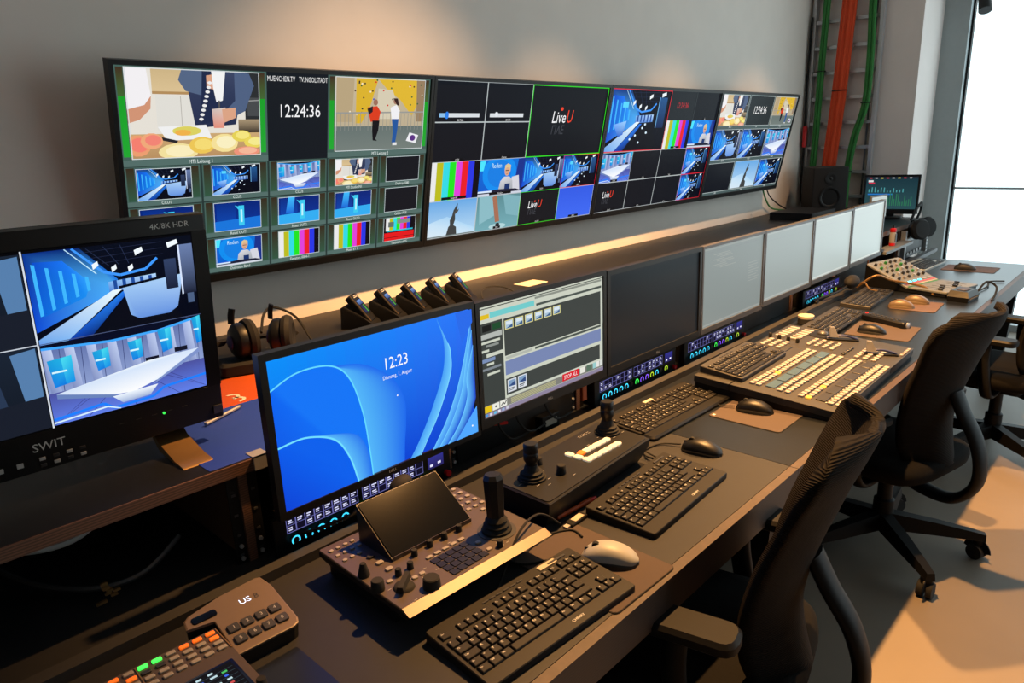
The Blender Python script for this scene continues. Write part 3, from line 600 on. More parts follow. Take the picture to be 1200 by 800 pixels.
def listui(d):
    G=(.25,.27,.26); W=(.80,.82,.76); d.rect(0,0,1,1,W); d.rect(.0,.02,1,.008,(.2,.22,.2)); d.rect(.0,.075,.07,.04,(.88,.74,.12)); d.rect(.075,.065,.33,.05,(.45,.80,.80)); d.rect(.41,.035,.58,.02,(.55,.57,.53)); d.rect(.42,.10,.57,.022,(.30,.33,.31))
    d.rect(.0,.15,.16,.82,(.24,.26,.25)); d.rect(.02,.17,.06,.055,(.10,.11,.11)); d.rect(.09,.17,.06,.055,(.12,.30,.18)); d.rect(.005,.245,.15,.045,(.70,.72,.70))
    for k, (y, c) in enumerate(((.31,W),(.345,(.55,.57,.55)),(.385,W),(.425,W),(.465,(.48,.56,.72)),(.51,W),(.55,(.50,.53,.56)),(.60,W))): d.rect(.01+.03*(k%2),y,.13-.04*(k%3),.022 if k not in (3,4) else .032,c)
    d.rect(.17,.155,.815,.34,G); d.rect(.98,.155,.02,.34,W); d.rect(.175,.505,.20,.025,(.70,.72,.68)); d.rect(.40,.505,.58,.022,(.30,.33,.31)); d.rect(.17,.545,.81,.13,(.47,.53,.70)); d.rect(.17,.71,.80,.155,G)
    for k in range(6):
        s = d.sub(.178+k*.075,.175,.062,.082); s.L[0] += 1; s.rect(0,0,1,1,(.90,.86,.55)); s.rect(.08,.08,.84,.84,(.66,.76,.84)); s.rect(.15,.15,.7,.35,(.85,.90,.94)); s.poly([(.1,.9),(.9,.5),(.9,.9)],(.25,.38,.55))
    for k in range(2):
        s = d.sub(.18+k*.078,.725,.066,.12); s.L[0] += 1; s.rect(0,0,1,1,(.85,.87,.9)); s.rect(.1,.08,.8,.5,(.50,.62,.76)); s.poly([(.1,.5),(.9,.2),(.9,.6)],(.2,.3,.5)); s.rect(.15,.68,.6,.08,(.3,.32,.35)); s.rect(.15,.82,.5,.06,(.4,.42,.45))
    d.rect(.0,.89,1,.07,(.50,.50,.47)); d.rect(.62,.880,.15,.072,(.86,.12,.18)); d.text(.695,.938,.042,'STOP ALL',(.98,.93,.93)); d.rect(.78,.885,.045,.06,(.9,.9,.86)); d.rect(.84,.885,.05,.06,(.35,.45,.38)); d.rect(.90,.885,.03,.06,(.6,.8,.8)); d.rect(.935,.885,.028,.06,(.9,.9,.88)); d.rect(.967,.885,.028,.06,(.85,.86,.84))
    for y in (.905,.918,.931,.944): d.rect(.20,y,.36,.006,(.78,.76,.55))
    d.rect(.0,.895,.055,.06,(.90,.76,.10)); d.rect(.062,.895,.05,.06,(.92,.92,.88)); d.rect(.118,.895,.05,.06,(.92,.92,.88)); d.ell(.087,.925,.006,.01,(.1,.1,.1)); d.line([(.125,.94),(.14,.915),(.15,.935),(.165,.905)],.01,(.15,.15,.15))
    d.rect(0,.962,1,.038,(.56,.52,.62)); 
    for k in range(6): d.rect(.01+k*.03,.968,.018,.024,((.3,.6,.85),(.85,.85,.9),(.4,.75,.9),(.9,.9,.95),(.6,.7,.85),(.8,.8,.85))[k])
def off(d): d.rect(0,0,1,1,(.105,.12,.13))
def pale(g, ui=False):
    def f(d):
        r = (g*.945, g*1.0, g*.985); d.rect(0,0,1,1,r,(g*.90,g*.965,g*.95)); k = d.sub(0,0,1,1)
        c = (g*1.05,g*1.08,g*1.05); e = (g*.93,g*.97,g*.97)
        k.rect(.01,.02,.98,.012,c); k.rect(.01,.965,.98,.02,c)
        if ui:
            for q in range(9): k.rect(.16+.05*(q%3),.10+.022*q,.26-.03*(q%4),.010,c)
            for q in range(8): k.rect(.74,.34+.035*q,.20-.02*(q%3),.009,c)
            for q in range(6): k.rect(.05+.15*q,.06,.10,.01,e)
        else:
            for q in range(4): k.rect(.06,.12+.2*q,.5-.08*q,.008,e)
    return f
monitor(.587, 1.150, 'nearest desk monitor with a bright blue lock screen reading 12:23', wallpaper, zb=.842, zt=1.190, bez=.015, chin=.017, logo=True)
monitor(1.151, 1.692, 'desk monitor showing a dark list window with red STOP ALL field', listui, zb=.853, zt=1.184, chin=.026, bez=.014, logo=True)
monitor(1.694, 2.266, 'switched-off black desk monitor beside the list screen', off, zb=.853, zt=1.180, chin=.024, bez=.016, mat='screen_matte', logo=True)
monitor(2.268, 2.776, 'pale grey desk monitor next to the switched-off black one', pale(.58, True), zb=.855, zt=1.178, bez=.010, edge='grey_metal', mat='screen_matte')  # this and the next three: faint page, window glare put into its colour
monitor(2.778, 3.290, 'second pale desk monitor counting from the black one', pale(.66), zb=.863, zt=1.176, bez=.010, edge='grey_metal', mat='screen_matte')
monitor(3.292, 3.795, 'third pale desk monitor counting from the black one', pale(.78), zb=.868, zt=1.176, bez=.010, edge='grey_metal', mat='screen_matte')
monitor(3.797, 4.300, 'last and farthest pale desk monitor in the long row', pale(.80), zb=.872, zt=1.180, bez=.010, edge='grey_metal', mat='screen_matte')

# ------------------------------------------------------------------ large broadcast monitor on the console, left
sw = thing('broadcast_monitor', 'thick black broadcast monitor with studio pictures at the left edge', 'monitor', (.305, 1.452, CZ+.050), rx=R_(7.0))
SW, SH = .60, .438
fr = MB(); bz = .028; ch = .078
fr.rbox((0, .012, 0), (SW, .024, ch), .004); fr.rbox((0, .012, SH-.034), (SW, .024, .034), .004); fr.box2((-SW/2, 0, ch-.002), (-SW/2+bz, .024, SH-.032)); fr.box2((SW/2-bz, 0, ch-.002), (SW/2, .024, SH-.032))
fr.build('bezel', 'black_plastic', sw)
MB().rbox((0, .056, .01), (SW-.01, .062, SH-.02), .012).build('housing', 'black_metal', sw)
W_, H_ = SW-2*bz, SH-ch-.034
cv = Cv(W_, H_); cv.rect(0,0,1,1,(.02,.02,.03))
for (x, y, w, h) in ((.0,.015,.47,.49),(.0,.515,.47,.48)):
    k = cv.sub(x,y,w,h); k.rect(0,0,1,1,(.10,.14,.20),(.07,.09,.13)); k.poly([(.30,.0),(.72,.0),(.78,.66),(.34,.7)], (.16,.22,.32)); k.poly([(.84,.05),(.99,.02),(.99,.62),(.88,.64)], (.34,.50,.68)); k.rect(.40,.15,.2,.3,(.22,.30,.42)); k.line([(.05,.1),(.7,.04)],.02,(.3,.42,.6)); k.poly([(.0,.70),(1,.60),(1,1),(0,1)], (.10,.12,.17)); k.rect(.1,.2,.14,.4,(.28,.42,.60)); k.ell(.52,.3,.05,.04,(.8,.9,1))
k = cv.sub(.48,.015,.515,.50); studio(k); k = cv.sub(.48,.515,.515,.475); studio_desk(k)
k = cv.sub(0,0,1,1); k.L[0] += 70; k.rect(.472,.0,.005,1,(.85,.88,.92)); k.rect(0,.505,.475,.006,(.8,.83,.88)); k.rect(.475,.507,.525,.004,(.30,.35,.5))
cv.build('display', sw, (0, -.0003, ch+H_/2))
print_text('lettering', '4K/8K HDR', .0105, 'print_white', sw, (.232, -.0008, SH-.021), (R_(90),0,0))
print_text('logo', 'SWIT', .0165, 'print_white', sw, (-.026, -.0008, .040), (R_(90),0,0))
MB().cyl((.178,.0,.046),(.178,-.002,.046),.0024,n=10).build('power_led', 'led_green', sw)
for q in range(4):
    for r in range(2): MB().rbox((-.040+q*.022, -.001, .008+r*.013), (.010,.002,.006), .0009).build('menu_button', 'print_grey' if (q+r)%2 else 'button_dark', sw)
for q in range(5): MB().box((.10+q*.03, -.0006, .048-.0), (.010,.0012,.0012)).build('mark', 'button_dark', sw, smooth=0)
for q in range(3):
    MB().box((-.075-q*.03, -.0008, .022), (.010,.0012,.009)).build('menu_icon', 'print_grey', sw, smooth=0)
MB().box2((.278,-.003,.012),(.297,.02,.030)).build('side_knob', 'grey_metal', sw, smooth=0)
# feet reach down to the console top
for x in (-.22, .195):
    mb = MB(); mb.loft([[(x-.03,-.095,-.054),(x+.03,-.095,-.054),(x+.03,-.090,-.050),(x-.03,-.090,-.050)],[(x-.03,-.060,-.054),(x+.03,-.060,-.054),(x+.03,-.056,-.047),(x-.03,-.056,-.047)],[(x-.03,.02,-.046),(x+.03,.02,-.046),(x+.03,.02,-.026),(x-.03,.02,-.026)],[(x-.03,.05,-.02),(x+.03,.05,-.02),(x+.03,.06,.012),(x-.03,.06,.012)]])
    RT = Matrix.Rotation(R_(-7.0), 4, 'X'); mb.v = [tuple(RT @ Vector((p[0], p[1], p[2]+.0042))) for p in mb.v]
    mb.build('foot', 'gold_metal', sw)
# keep the feet level on the console top
sheet = MB().rbox((.715, 1.47, CZ), (.43, .325, .0012), .004).build('blue_sheet', 'blue_sheet'); tag(sheet, 'blue printed sheet lying on the console top under the thick monitor', 'sheet')
oc = thing('orange_leaflet', 'orange leaflet with a white mark under the headphones', 'leaflet', (.79, 1.745, CZ), rz=R_(2))
MB().rbox((0,0,0), (.30,.22,.0012), .002).build('paper', 'orange', oc); mb = MB()
for a0, cx, cy in ((-100, -.06, -.045), (-100, -.06, -.075)):
    vs=[]; fs=[]
    for q in range(11):
        a = R_(a0+20*q); 
        for r in (.013,.022): vs.append((cx+r*math.cos(a), cy+r*math.sin(a), .0016))
    fs=[(2*q,2*q+1,2*q+3,2*q+2) for q in range(10)]; mb.add(vs, fs)
mb.build('white_mark', 'print_white', oc, smooth=0)
pen = thing('ballpoint_pen', 'thin silver pen lying on the blue sheet behind the monitors', 'pen', (.655, 1.575, CZ+.0065), rz=R_(25))
MB().cyl((-.06,0,0),(.055,0,0),.0042,n=10).build('barrel','alu',pen); MB().cyl((.0552,0,0),(.066,0,0),.0038,.001,n=10).build('tip','grey_metal',pen); MB().box((-.045,0,.0052),(.035,.003,.0015)).build('clip','alu',pen,smooth=0)
ct = MB().box2((.585, CF-.004, CZ-.026), (.617, CF-.0008, CZ+.003)); ct.box2((.585, CF-.004, CZ+.0006), (.617, CF+.03, CZ+.003)); tag(ct.build('edge_clip', 'alu', smooth=0), 'small silver clip on the plywood edge beside the blue screen', 'clip')

# headphones lying on the console top
def headphones(loc, rz, label):
    t = thing('headphones', label, 'headphones', loc, rz); t.scale = (1.25,)*3
    for sx, ay in ((-.052, 12), (.032, -20)):
        c = bpy.data.objects.new('ear_cup', None); 
        mb = MB(); prof = [(.010,.0),(.030,.002),(.040,.010),(.042,.020),(.040,.028),(.034,.030)]
        o = mb.lathe(prof, 24).build('ear_cup', 'black_plastic', t, (sx, 0, .070), (R_(90), 0, R_(ay+90*(1 if sx<0 else 1))))
        p = MB().lathe([(.034,.0302),(.045,.031),(.048,.040),(.044,.050),(.030,.053),(.022,.048)], 24).build('ear_cushion', 'soft_black', o)
        MB().lathe([(.012,-.006),(.016,-.004),(.016,-.0005)], 16).build('hinge', 'blue_plastic', o)
        MB().tube([(0,.042,.006),(0,.060,.008),(0,.075,.012)], (.004,.008), 8).build('slider', 'black_metal', o)
    MB().tube(smooth_path([(-.075,.02,.065),(-.09,.09,.05),(-.05,.15,.040),(.03,.16,.036),(.09,.11,.045),(.085,.02,.065)]), (.006,.016), 8, flat=(0,0,1)).build('head_band', 'soft_black', t)
    MB().rbox((0,-.0,0), (.17,.075,.030), .012).build('folded_pad', 'soft_black', t)
    return t
headphones((.90, 1.87, CZ+.0015), R_(-18), 'black studio headphones lying on the console between the two left monitors')
cable('headphone_cable', 'black looped headphone cable behind the blue lock screen monitor', [(.95,1.93,1.05),(1.0,2.0,1.085),(1.06,2.05,1.09),(1.12,2.03,1.05),(1.13,1.97,.985),(1.10,1.88,.968)], .004)
# five belt packs standing in chargers
for q in range(5):
    t = thing('belt_pack', ['belt pack in its charger, nearest of the five by the wall','second belt pack from the left in the charger row','middle belt pack of the five in the charger row','fourth belt pack from the left in the charger row','farthest belt pack of the five in the charger row'][q], 'belt pack', (1.385+q*.118, 2.03, CZ), rz=R_(36), group='belt packs charging by the wall')
    T = Matrix.Rotation(R_(-32), 4, 'X')
    MB().loft([[(-.045,-.05,0),(.035,-.05,0),(.035,.075,0),(-.045,.075,0)],[(-.045,-.035,.02),(.035,-.035,.02),(.035,.07,.075),(-.045,.07,.075)],[(-.042,.01,.05),(.032,.01,.05),(.032,.06,.078),(-.042,.06,.078)]]).build('charger', 'black_plastic', t)
    b = MB().rbox((-.003,0,0),(.062,.026,.115),.008).build('body','black_plastic',t,(0,-.022,.018),(R_(-38),0,0))
    MB().box2((-.0355,-.0145,.0),(-.0342,-.0125,.112)).build('trim','gold_metal',b,smooth=0)
    cv = Cv(.042,.060); cv.rect(0,0,1,1,(.10,.14,.20)); cv.rect(.06,.05,.88,.30,(.45,.60,.85),(.20,.28,.50)); cv.rect(.06,.42,.50,.5,(.16,.20,.36)); cv.rect(.60,.42,.14,.5,(.35,.75,.25)); cv.rect(.78,.42,.14,.5,(.15,.35,.2)); cv.build('display', b, (-.003,-.0136,.060))
    for z in (.100,.106): MB().box((-.003,-.0135,z),(.03,.002,.003)).build('button','print_grey',b,smooth=0)
tag(MB().rbox((2.28, 2.06, CZ), (.13,.09,.002), .003, T=None).build('note_paper','paper'), 'small cream note lying on the console behind the black monitor', 'paper')
cable('thin_cable', 'thin dark cable loop on the console behind the list screen', [(1.86,1.90,.968),(1.92,2.0,.975),(2.0,2.06,.99),(2.07,2.03,.985),(2.06,1.95,.97),(1.98,1.90,.966)], .0025)

# ------------------------------------------------------------------ keyboards
U = .019
def layout(full):
    rows = []; fk = ['Esc',None,'F1','F2','F3','F4',.5,'F5','F6','F7','F8',.5,'F9','F10','F11','F12']
    x = 0; r = []
    for k in fk:
        if k is None: x += 1
        elif isinstance(k, float): x += k
        else: r.append((k, x, 1)); x += 1
    for j, k in enumerate(('Dr','Ro','Pa')): r.append((k, 15.25+j, 1))
    rows.append(r)
    def seq(items):
        x = 0; out = []
        for k in items:
            k, w = k if isinstance(k, tuple) else (k, 1); out.append((k, x, w)); x += w
        return out
    rows.append(seq(list('^1234567890')+['?','`',('<-',2)])+[('Ei',15.25,1),('P1',16.25,1),('Bu',17.25,1)])
    rows.append(seq([('Tb',1.5)]+list('QWERTZUIOPU')+['+',('Ret',1.5)])+[('Ef',15.25,1),('En',16.25,1),('Bd',17.25,1)])
    rows.append(seq([('Cap',1.75)]+list('ASDFGHJKLOA')+['#',('',1.25)]))
    rows.append(seq([('Sh',1.25),'<']+list('YXCVBNM,.-')+[('Sh',2.75)])+[('^',16.25,1)])
    rows.append(seq([('Str',1.25),('W',1.25),('Alt',1.25),('',6.25),('Alt',1.25),('W',1.25),('M',1.25),('Str',1.25)])+[('<',15.25,1),('v',16.25,1),('>',17.25,1)])
    if full:
        n = [['o','o','o','o'],['Nu','/','*','-'],['7','8','9','+'],['4','5','6'],['1','2','3','E'],[('0',2),',']]
        for r, it in zip(rows, n):
            x = 18.5
            for k in it:
                k, w = k if isinstance(k, tuple) else (k, 1); r.append((k, x, w)); x += w
    return rows
_KEY = {}
def key_mesh(lab, w):
    if (lab, w) not in _KEY:
        m = MB(); a, b = (w*U-.0016)/2, (U-.0016)/2; c = .0022
        m.loft([[(-a,-b,0),(a,-b,0),(a,b,0),(-a,b,0)],[(-a+c*.5,-b+c*.5,.0035),(a-c*.5,-b+c*.5,.0035),(a-c*.5,b-c*.5,.0035),(-a+c*.5,b-c*.5,.0035)],[(-a+c,-b+c,.0042),(a-c,-b+c,.0042),(a-c,b-c,.0042),(-a+c,b-c,.0042)]])
        if lab:
            vs, fs, tw = text_geo(lab); k = .0070 if len(lab) == 1 else .0050; m.cur = 1
            m.add([(-a+c+.0012+x*k, b-c-.0052+y*k, .0044) for x, y, z in vs], fs)
        _KEY[(lab, w)] = m.mesh('key', ['key_black', 'print_white'], smooth=0)
    return _KEY[(lab, w)]
def keyboard(label, loc, rz, full=False, D=.172, detail=True, palm=False, body='key_black', logo=None, sticker=False, sc=1.0, media=True):
    nu = 22.5 if full else 18.25; L = nu*U+.014
    t = thing('keyboard', label, 'keyboard', loc, rz, group='keyboards on the desk'); t.scale = (sc, sc, sc)
    s = .008/D
    zt = lambda x, y: .0135+s*(y+D/2)
    MB().rbox((0,0,0), (L, D, .0135), .007, .0015, ztop=zt).build('case', body, t)
    yb = D/2-.034; P = []
    for r, row in enumerate(layout(full)):
        y = yb-(r*U+(.006 if r else 0))
        for lab, x, w in row: P.append((lab, w, -nu*U/2+(x+w/2)*U, y))
    if detail:
        for lab, w, x, y in P: place('key', key_mesh(lab, w), t, (x, y, zt(x, y)+.0002), (math.atan(s),0,0))
    else:
        m = MB()
        for lab, w, x, y in P:
            k = _KEY.get((lab, w)) or key_mesh(lab, w)
            n0 = len(m.v); m.v += [(v.co.x+x, v.co.y+y, v.co.z+zt(x,y)+.0002) for v in k.vertices]
            m.f += [tuple(n0+i for i in p.vertices) for p in k.polygons]; m.mi += [p.material_index for p in k.polygons]
        o = m.build('keys', ['key_black', 'print_white'], t, smooth=0); o['kind'] = 'stuff'
    if media:
        for q in range(6): MB().rbox((-.055+q*.017, D/2-.014, zt(0,D/2-.014)), (.014,.004,.002), .0012).build('media_key', 'button_dark', t)
        MB().rbox((L/2-.050, D/2-.014, zt(0,D/2-.014)), (.048,.006,.002), .0012).build('media_key', 'button_dark', t)
    for x in (-L/2+.03, L/2-.03): pass
    if palm: MB().rbox((0,-D/2-.0225,0), (L+.004,.045,.0130), .014, .005).build('palm_rest', 'black_plastic', t)
    if logo: print_text('logo', logo, .0058, 'print_white', t, (.035, -D/2+.012, zt(0,-D/2+.012)+.0004), (math.atan(s),0,0))
    if sticker: MB().box((sticker, D/2-.013, zt(0,D/2-.013)+.0010), (.046,.013,.0012)).build('sticker', 'paper', t, smooth=0)
    return t
keyboard('nearest keyboard, brown-black compact, with white sticker on its rear rim', (.800, .738, DZ), R_(-3.5), logo='CHERRY', sticker=.105, D=.172)
keyboard('compact black keyboard beside the two-joystick box', (1.322, .808, DZ), R_(3.0), logo='CHERRY', D=.178)
keyboard('full-size black keyboard with palm rest beyond the two-joystick box', (1.800, 1.090, DZ), R_(-1.0), full=True, D=.135, palm=True, media=False, sticker=-.005)
keyboard('compact keyboard lying on the rear left of the video switcher', (2.215, 1.030, .7992), R_(1.5), D=.150, detail=False, body='panel_grey').rotation_euler = (R_(3.5), 0, R_(1.5))
keyboard('keyboard with grey front strip just beyond the video switcher', (3.165, 1.072, DZ), R_(2.0), full=True, D=.122, detail=False, media=False, body='panel_grey')
keyboard('farther dark keyboard below the last pale monitor', (3.700, 1.095, DZ), R_(3.0), full=True, D=.140, detail=False, media=False, body='panel_grey')
keyboard('farthest flat grey keyboard beside the white rack at the window', (4.80, 1.13, DZ), R_(-4), full=False, D=.15, detail=False, media=False, body='frame_grey')

# ------------------------------------------------------------------ mice and pads
def half_shell(L, W, H, z0, n=18, m=14, lift=0, p=3.0):
    rings = []
    for i in range(n+1):
        t = .004+.992*i/n; q = abs(2*t-1); w = W/2*(1-q**p)**.46; h = H*(math.sin(math.pi*(t**.86)))**.62
        rings.append([(w*math.copysign(abs(math.cos(a))**.75, math.cos(a)), (t-.5)*-L, z0+max(h,lift)*math.sin(a)**.85) for a in [math.pi*k/m for k in range(m+1)]])
    return rings
def mouse(label, loc, rz, top='black_plastic', base='rubber', L=.112, W=.062, H=.036, group='computer mice'):
    t = thing('computer_mouse', label, 'mouse', loc, rz, group=group)
    MB().loft(half_shell(L, W, H*.62, .0, lift=.004), closed=False, caps=False).build('base', base, t, smooth=60)
    r = half_shell(L*.985, W*.93, H-.006, .006); MB().loft(r, closed=False, caps=False).build('top_shell', top, t, smooth=60)
    MB().cyl((-.004, L*.24, H*.80), (.004, L*.24, H*.80), .0085, n=14).build('scroll_wheel', 'rubber', t)
    MB().box((0, L*.34, H*.55), (.0012, L*.20, H*.30)).build('button_gap', 'rubber', t, smooth=0)
    return t
def pad(label, x0, x1, y0, y1, rz=0, mat='pad_brown', mark=None):
    t = thing('mouse_pad', label, 'mouse pad', ((x0+x1)/2, (y0+y1)/2, DZ), rz, group='mouse pads')
    MB().rbox((0,0,0), (x1-x0, y1-y0, .0025), .012, .0005).build('pad_surface', mat, t)
    MB().rbox((0,0,0), (x1-x0+.003, y1-y0+.003, .0015), .0135, .0003).build('stitched_edge', 'rubber', t)
    if mark: MB().box((mark[0], mark[1], .0029), (.010,.007,.0006)).build('corner_mark', 'print_white', t, smooth=0)
    return t
PZ = DZ+.0025
pad('brown mouse pad under the pale two-tone mouse', .895, 1.09, .628, .885, R_(-1))
mouse('large pale-topped two-tone mouse on the nearest pad', (1.022, .735, PZ), R_(32), 'white_plastic', 'worktop_dark', L=.116, W=.066, H=.040)
mouse('black mouse on bare desk between compact keyboard and palm rest', (1.600, .850, DZ), R_(11), 'black_plastic')
pad('brown mouse pad with white corner mark near the video switcher', 1.842, 2.030, .742, .962, R_(0), mark=(-.080, .098))
mouse('black mouse on the brown pad near the video switcher', (1.955, .868, PZ), R_(14), 'black_plastic')
pad('brown mouse pad beyond the video switcher, under a black mouse', 3.00, 3.255, .735, .975, R_(4))
mouse('black mouse with long cable behind the video switcher', (3.068, .880, PZ), R_(6), 'black_plastic')
pad('reddish patterned mouse pad under the two tan mice', 3.565, 3.795, .775, .965, R_(3), mat='pad_pattern')
mouse('tan mouse on the patterned pad, the nearer of two', (3.600, .915, PZ), R_(12), 'tan_plastic', 'tan_plastic', H=.040)
mouse('tan mouse on the patterned pad, the farther of two', (3.735, .885, PZ), R_(8), 'tan_plastic', 'tan_plastic', H=.040)
pad('reddish mouse pad at the far end of the desk by the window', 4.74, 4.945, .752, 1.02, R_(1), mat='pad_pattern')
mouse('dark mouse on the far pad by the window', (4.80, .905, PZ), R_(6), 'panel_grey', 'rubber')

# ------------------------------------------------------------------ camera remote control panel
def legend(parent, x, y, z, w=.006): MB().box((x, y, z), (w, .0010, .0004)).build('legend', 'print_grey', parent, smooth=0)
rc = thing('camera_control_panel', 'camera remote panel with tilted black screen and tall black joystick', 'control panel', (.788, .993, DZ), R_(-2.2))
OX, OY = .788, .993; ca, sa = math.cos(R_(2.2)), math.sin(R_(2.2))
def L_(x, y): dx, dy = x-OX, y-OY; return (dx*ca-dy*sa, dx*sa+dy*ca)
RZ = .060
MB().loft([[(-.160,-.085,.002),(.165,-.085,.002),(.165,.135,.002),(-.160,.135,.002)],[(-.160,-.085,.02),(.165,-.085,.02),(.165,.135,.02),(-.160,.135,.02)],[(-.176,-.146,.046),(.178,-.146,.046),(.178,.143,.046),(-.176,.143,.046)],[(-.176,-.150,RZ-.006),(.178,-.150,RZ-.006),(.178,.143,RZ-.006),(-.176,.143,RZ-.006)]]).build('body', 'black_metal', rc, smooth=0)
MB().rbox((.001,.0058,RZ-.0058), (.354,.2745,.0058), .004, .0012).build('top_plate', 'bronze_panel', rc)
MB().add([(-.176,-.1535,RZ-.007),(.178,-.1535,RZ-.007),(.178,-.1330,RZ+.0012),(-.176,-.1330,RZ+.0012),(-.176,-.1330,RZ-.003),(.178,-.1330,RZ-.003)], [(0,1,2,3),(0,4,5,1),(3,2,5,4),(0,3,4),(1,5,2)]).build('front_lip', 'bronze_light', rc, smooth=0)
def knob(par, x, y, z, r, h, mat='rubber', name='knob', r2=None): return MB().lathe([(r,0),(r,h*.15),(r*.92 if r2 is None else r2,h*.9),((r*.8 if r2 is None else r2*.85),h)], 18).build(name, mat, par, (x, y, z))
def btn(par, x, y, z, w=.009, d=.007, h=.003, mat='button_cream', rz=0, name='button'): return MB().rbox((0,0,0),(w*1.15,d*1.15,h),min(w,d)*.4,.0008).build(name, mat, par, (x,y,z), (0,0,rz))
for bx, by, n, m in ((.640,1.108,2,4),): pass
for q in range(4):
    for r in range(3):
        x, y = L_(.630+.0165*q+.004*r*0, 1.118-.024*r-.006*q*0); 
        if (q, r) != (3, 2): btn(rc, x, y, RZ, .008, .0065)
for q in range(3):
    for r in range(6):
        x, y = L_(.915+.020*q, 1.122-.0235*r); 
        if not (q == 0 and r > 4): btn(rc, x, y, RZ, .010, .008)
for q in range(3):
    x, y = L_(.668-.001*q, 1.040-.030*q); btn(rc, x, y, RZ, .013, .009, .004, 'button_cream' if q else 'button_dark'); 
for px, py, r, h, r2 in ((.624,1.000,.011,.026,.006),(.615,.945,.0125,.020,None),(.683,.878,.0165,.020,None)): knob(rc, *L_(px,py), RZ, r, h, r2=r2)
x, y = L_(.650,.915); rk_ = MB().lathe([(.020,0),(.018,.004),(.014,.006)], 20).build('rocker_base','rubber',rc,(x,y,RZ)); MB().loft([[(-.024,-.007,.006),(.024,-.007,.006),(.024,.007,.006),(-.024,.007,.006)],[(-.025,-.005,.016),(.025,-.005,.016),(.025,.005,.016),(-.025,.005,.016)]]).build('zoom_rocker','rubber',rk_,(0,0,0),(0,0,R_(38)))
for px, py in ((.666,.952),(.694,.952),(.726,.979),(.767,.982),(.804,.981),(.842,.980),(.854,.875)): knob(rc, *L_(px,py), RZ, .0065, .014)
for q in range(5): btn(rc, *L_(.740+.0205*q, .952), RZ, .013, .007, .003)
for px, py in ((.836,.918),(.833,.884),(.680,.922),(.697,.922),(.643,.948)): btn(rc, *L_(px,py), RZ, .010, .008)
for r in range(4):
    for q in range(5): MB().rbox((0,0,0),(.0165,.0160,.002),.0015,.0005,n=2).build('grid_key','black_plastic',rc,(*L_(.740+.0185*q, .934-.018*r), RZ))
for q in range(18): legend(rc, *L_(.615+random.random()*.29, .866+random.random()*.10), RZ+.0003, .007)
# tilted screen housing
sc_ = MB(); hx = .100
sc_.loft([[(-hx,-.006,0),(hx,-.006,0),(hx,.105,0),(-hx,.105,0)],[(-hx,-.006,.006),(hx,-.006,.006),(hx,.105,.080),(-hx,.105,.080)]]); 
x, y = L_(.785, .998); so = sc_.build('screen_housing', 'black_plastic', rc, (x, y, RZ), smooth=0)
an = math.atan2(.074, .111)
gl_ = MB().rbox((0,0,0),(.196,.130,.0016),.004,.0005).build('touch_screen','gloss_black',so,(0,.0490,.0435),(an,0,0))
MB().box2((-.099,-.0075,.0),(.099,-.0062,.009)).build('bright_edge','bronze_panel',so,smooth=0)
# joystick with ring and bellows
x, y = L_(.893,.922); jr = MB(); jr.lathe([(.040,0),(.040,.0012),(.034,.0014)], 32); jr.build('joystick_ring','panel_grey',rc,(x,y,RZ))
MB().lathe([(.031,.0012),(.031,.006),(.024,.012),(.027,.016),(.021,.022),(.023,.026),(.016,.034)],24).build('bellows','rubber',rc,(x,y,RZ))
js = MB(); 
for z0, z1, a0, a1 in ((.030,.112,.0185,.0215),(.112,.121,.0215,.0165)): js.loft([[(a0*math.cos(R_(22.5+45*k)),a0*math.sin(R_(22.5+45*k)),z0) for k in range(8)],[(a1*math.cos(R_(22.5+45*k)),a1*math.sin(R_(22.5+45*k)),z1) for k in range(8)]])
js.build('joystick_grip','black_plastic',rc,(x,y,RZ),(R_(-4),R_(2),0),smooth=20)

# ------------------------------------------------------------------ camera joystick box
jb = thing('joystick_box', 'black box with two short joysticks and two rows of lit buttons', 'control box', (1.238, .990, DZ), R_(3.5))
OX2, OY2, cb, sb = 1.238, .990, math.cos(R_(-3.5)), math.sin(R_(-3.5))
def J_(x, y): dx, dy = x-OX2, y-OY2; return (dx*cb-dy*sb, dx*sb+dy*cb)
MB().loft([[(-.200,-.058,.004),(.200,-.058,.004),(.200,.070,.004),(-.200,.070,.004)],[(-.214,-.078,.045),(.214,-.078,.045),(.214,.080,.048),(-.214,.080,.048)],[(-.216,-.081,.067),(.216,-.081,.067),(.216,.080,.075),(-.216,.080,.075)],[(-.213,-.078,.0695),(.213,-.078,.0695),(.213,.077,.0777),(-.213,.077,.0777)]]).build('body','black_metal',jb,smooth=20)
JZ = lambda y: .0697+.05*(y+.078)
MB().rbox((0,0,0),(.424,.152,.002),.010,.0006).build('top_plate','black_plastic',jb,(0,0,JZ(0)+.0002),(math.atan(.05),0,0))
for x in (-.2,.2):
    for y in (-.045,.058): MB().cyl((x*.94,y,0),(x*.94,y,.0045),.010,n=12).build('rubber_foot','rubber',jb)
for px, py in ((1.088,1.000),(1.410,1.022)):
    x, y = J_(px,py); z = JZ(y)+.002
    b = MB().lathe([(.034,0),(.034,.004),(.030,.005),(.031,.010),(.025,.011),(.026,.017),(.019,.020),(.014,.034)],24).build('joystick_base','rubber',jb,(x,y,z))
    MB().lathe([(.012,.030),(.0135,.040),(.0175,.046),(.0175,.062),(.0165,.064),(.0175,.068),(.0175,.082),(.015,.086)],22).build('joystick_knob','black_plastic',b)
    for k in range(6): legend(jb, x+.042*math.cos(k*1.05), y+.040*math.sin(k*1.05), z+.0002, .010)
for px, py in ((1.152,.965),(1.150,1.035)): knob(jb, *J_(px,py), JZ(0)+.002, .0115, .020)
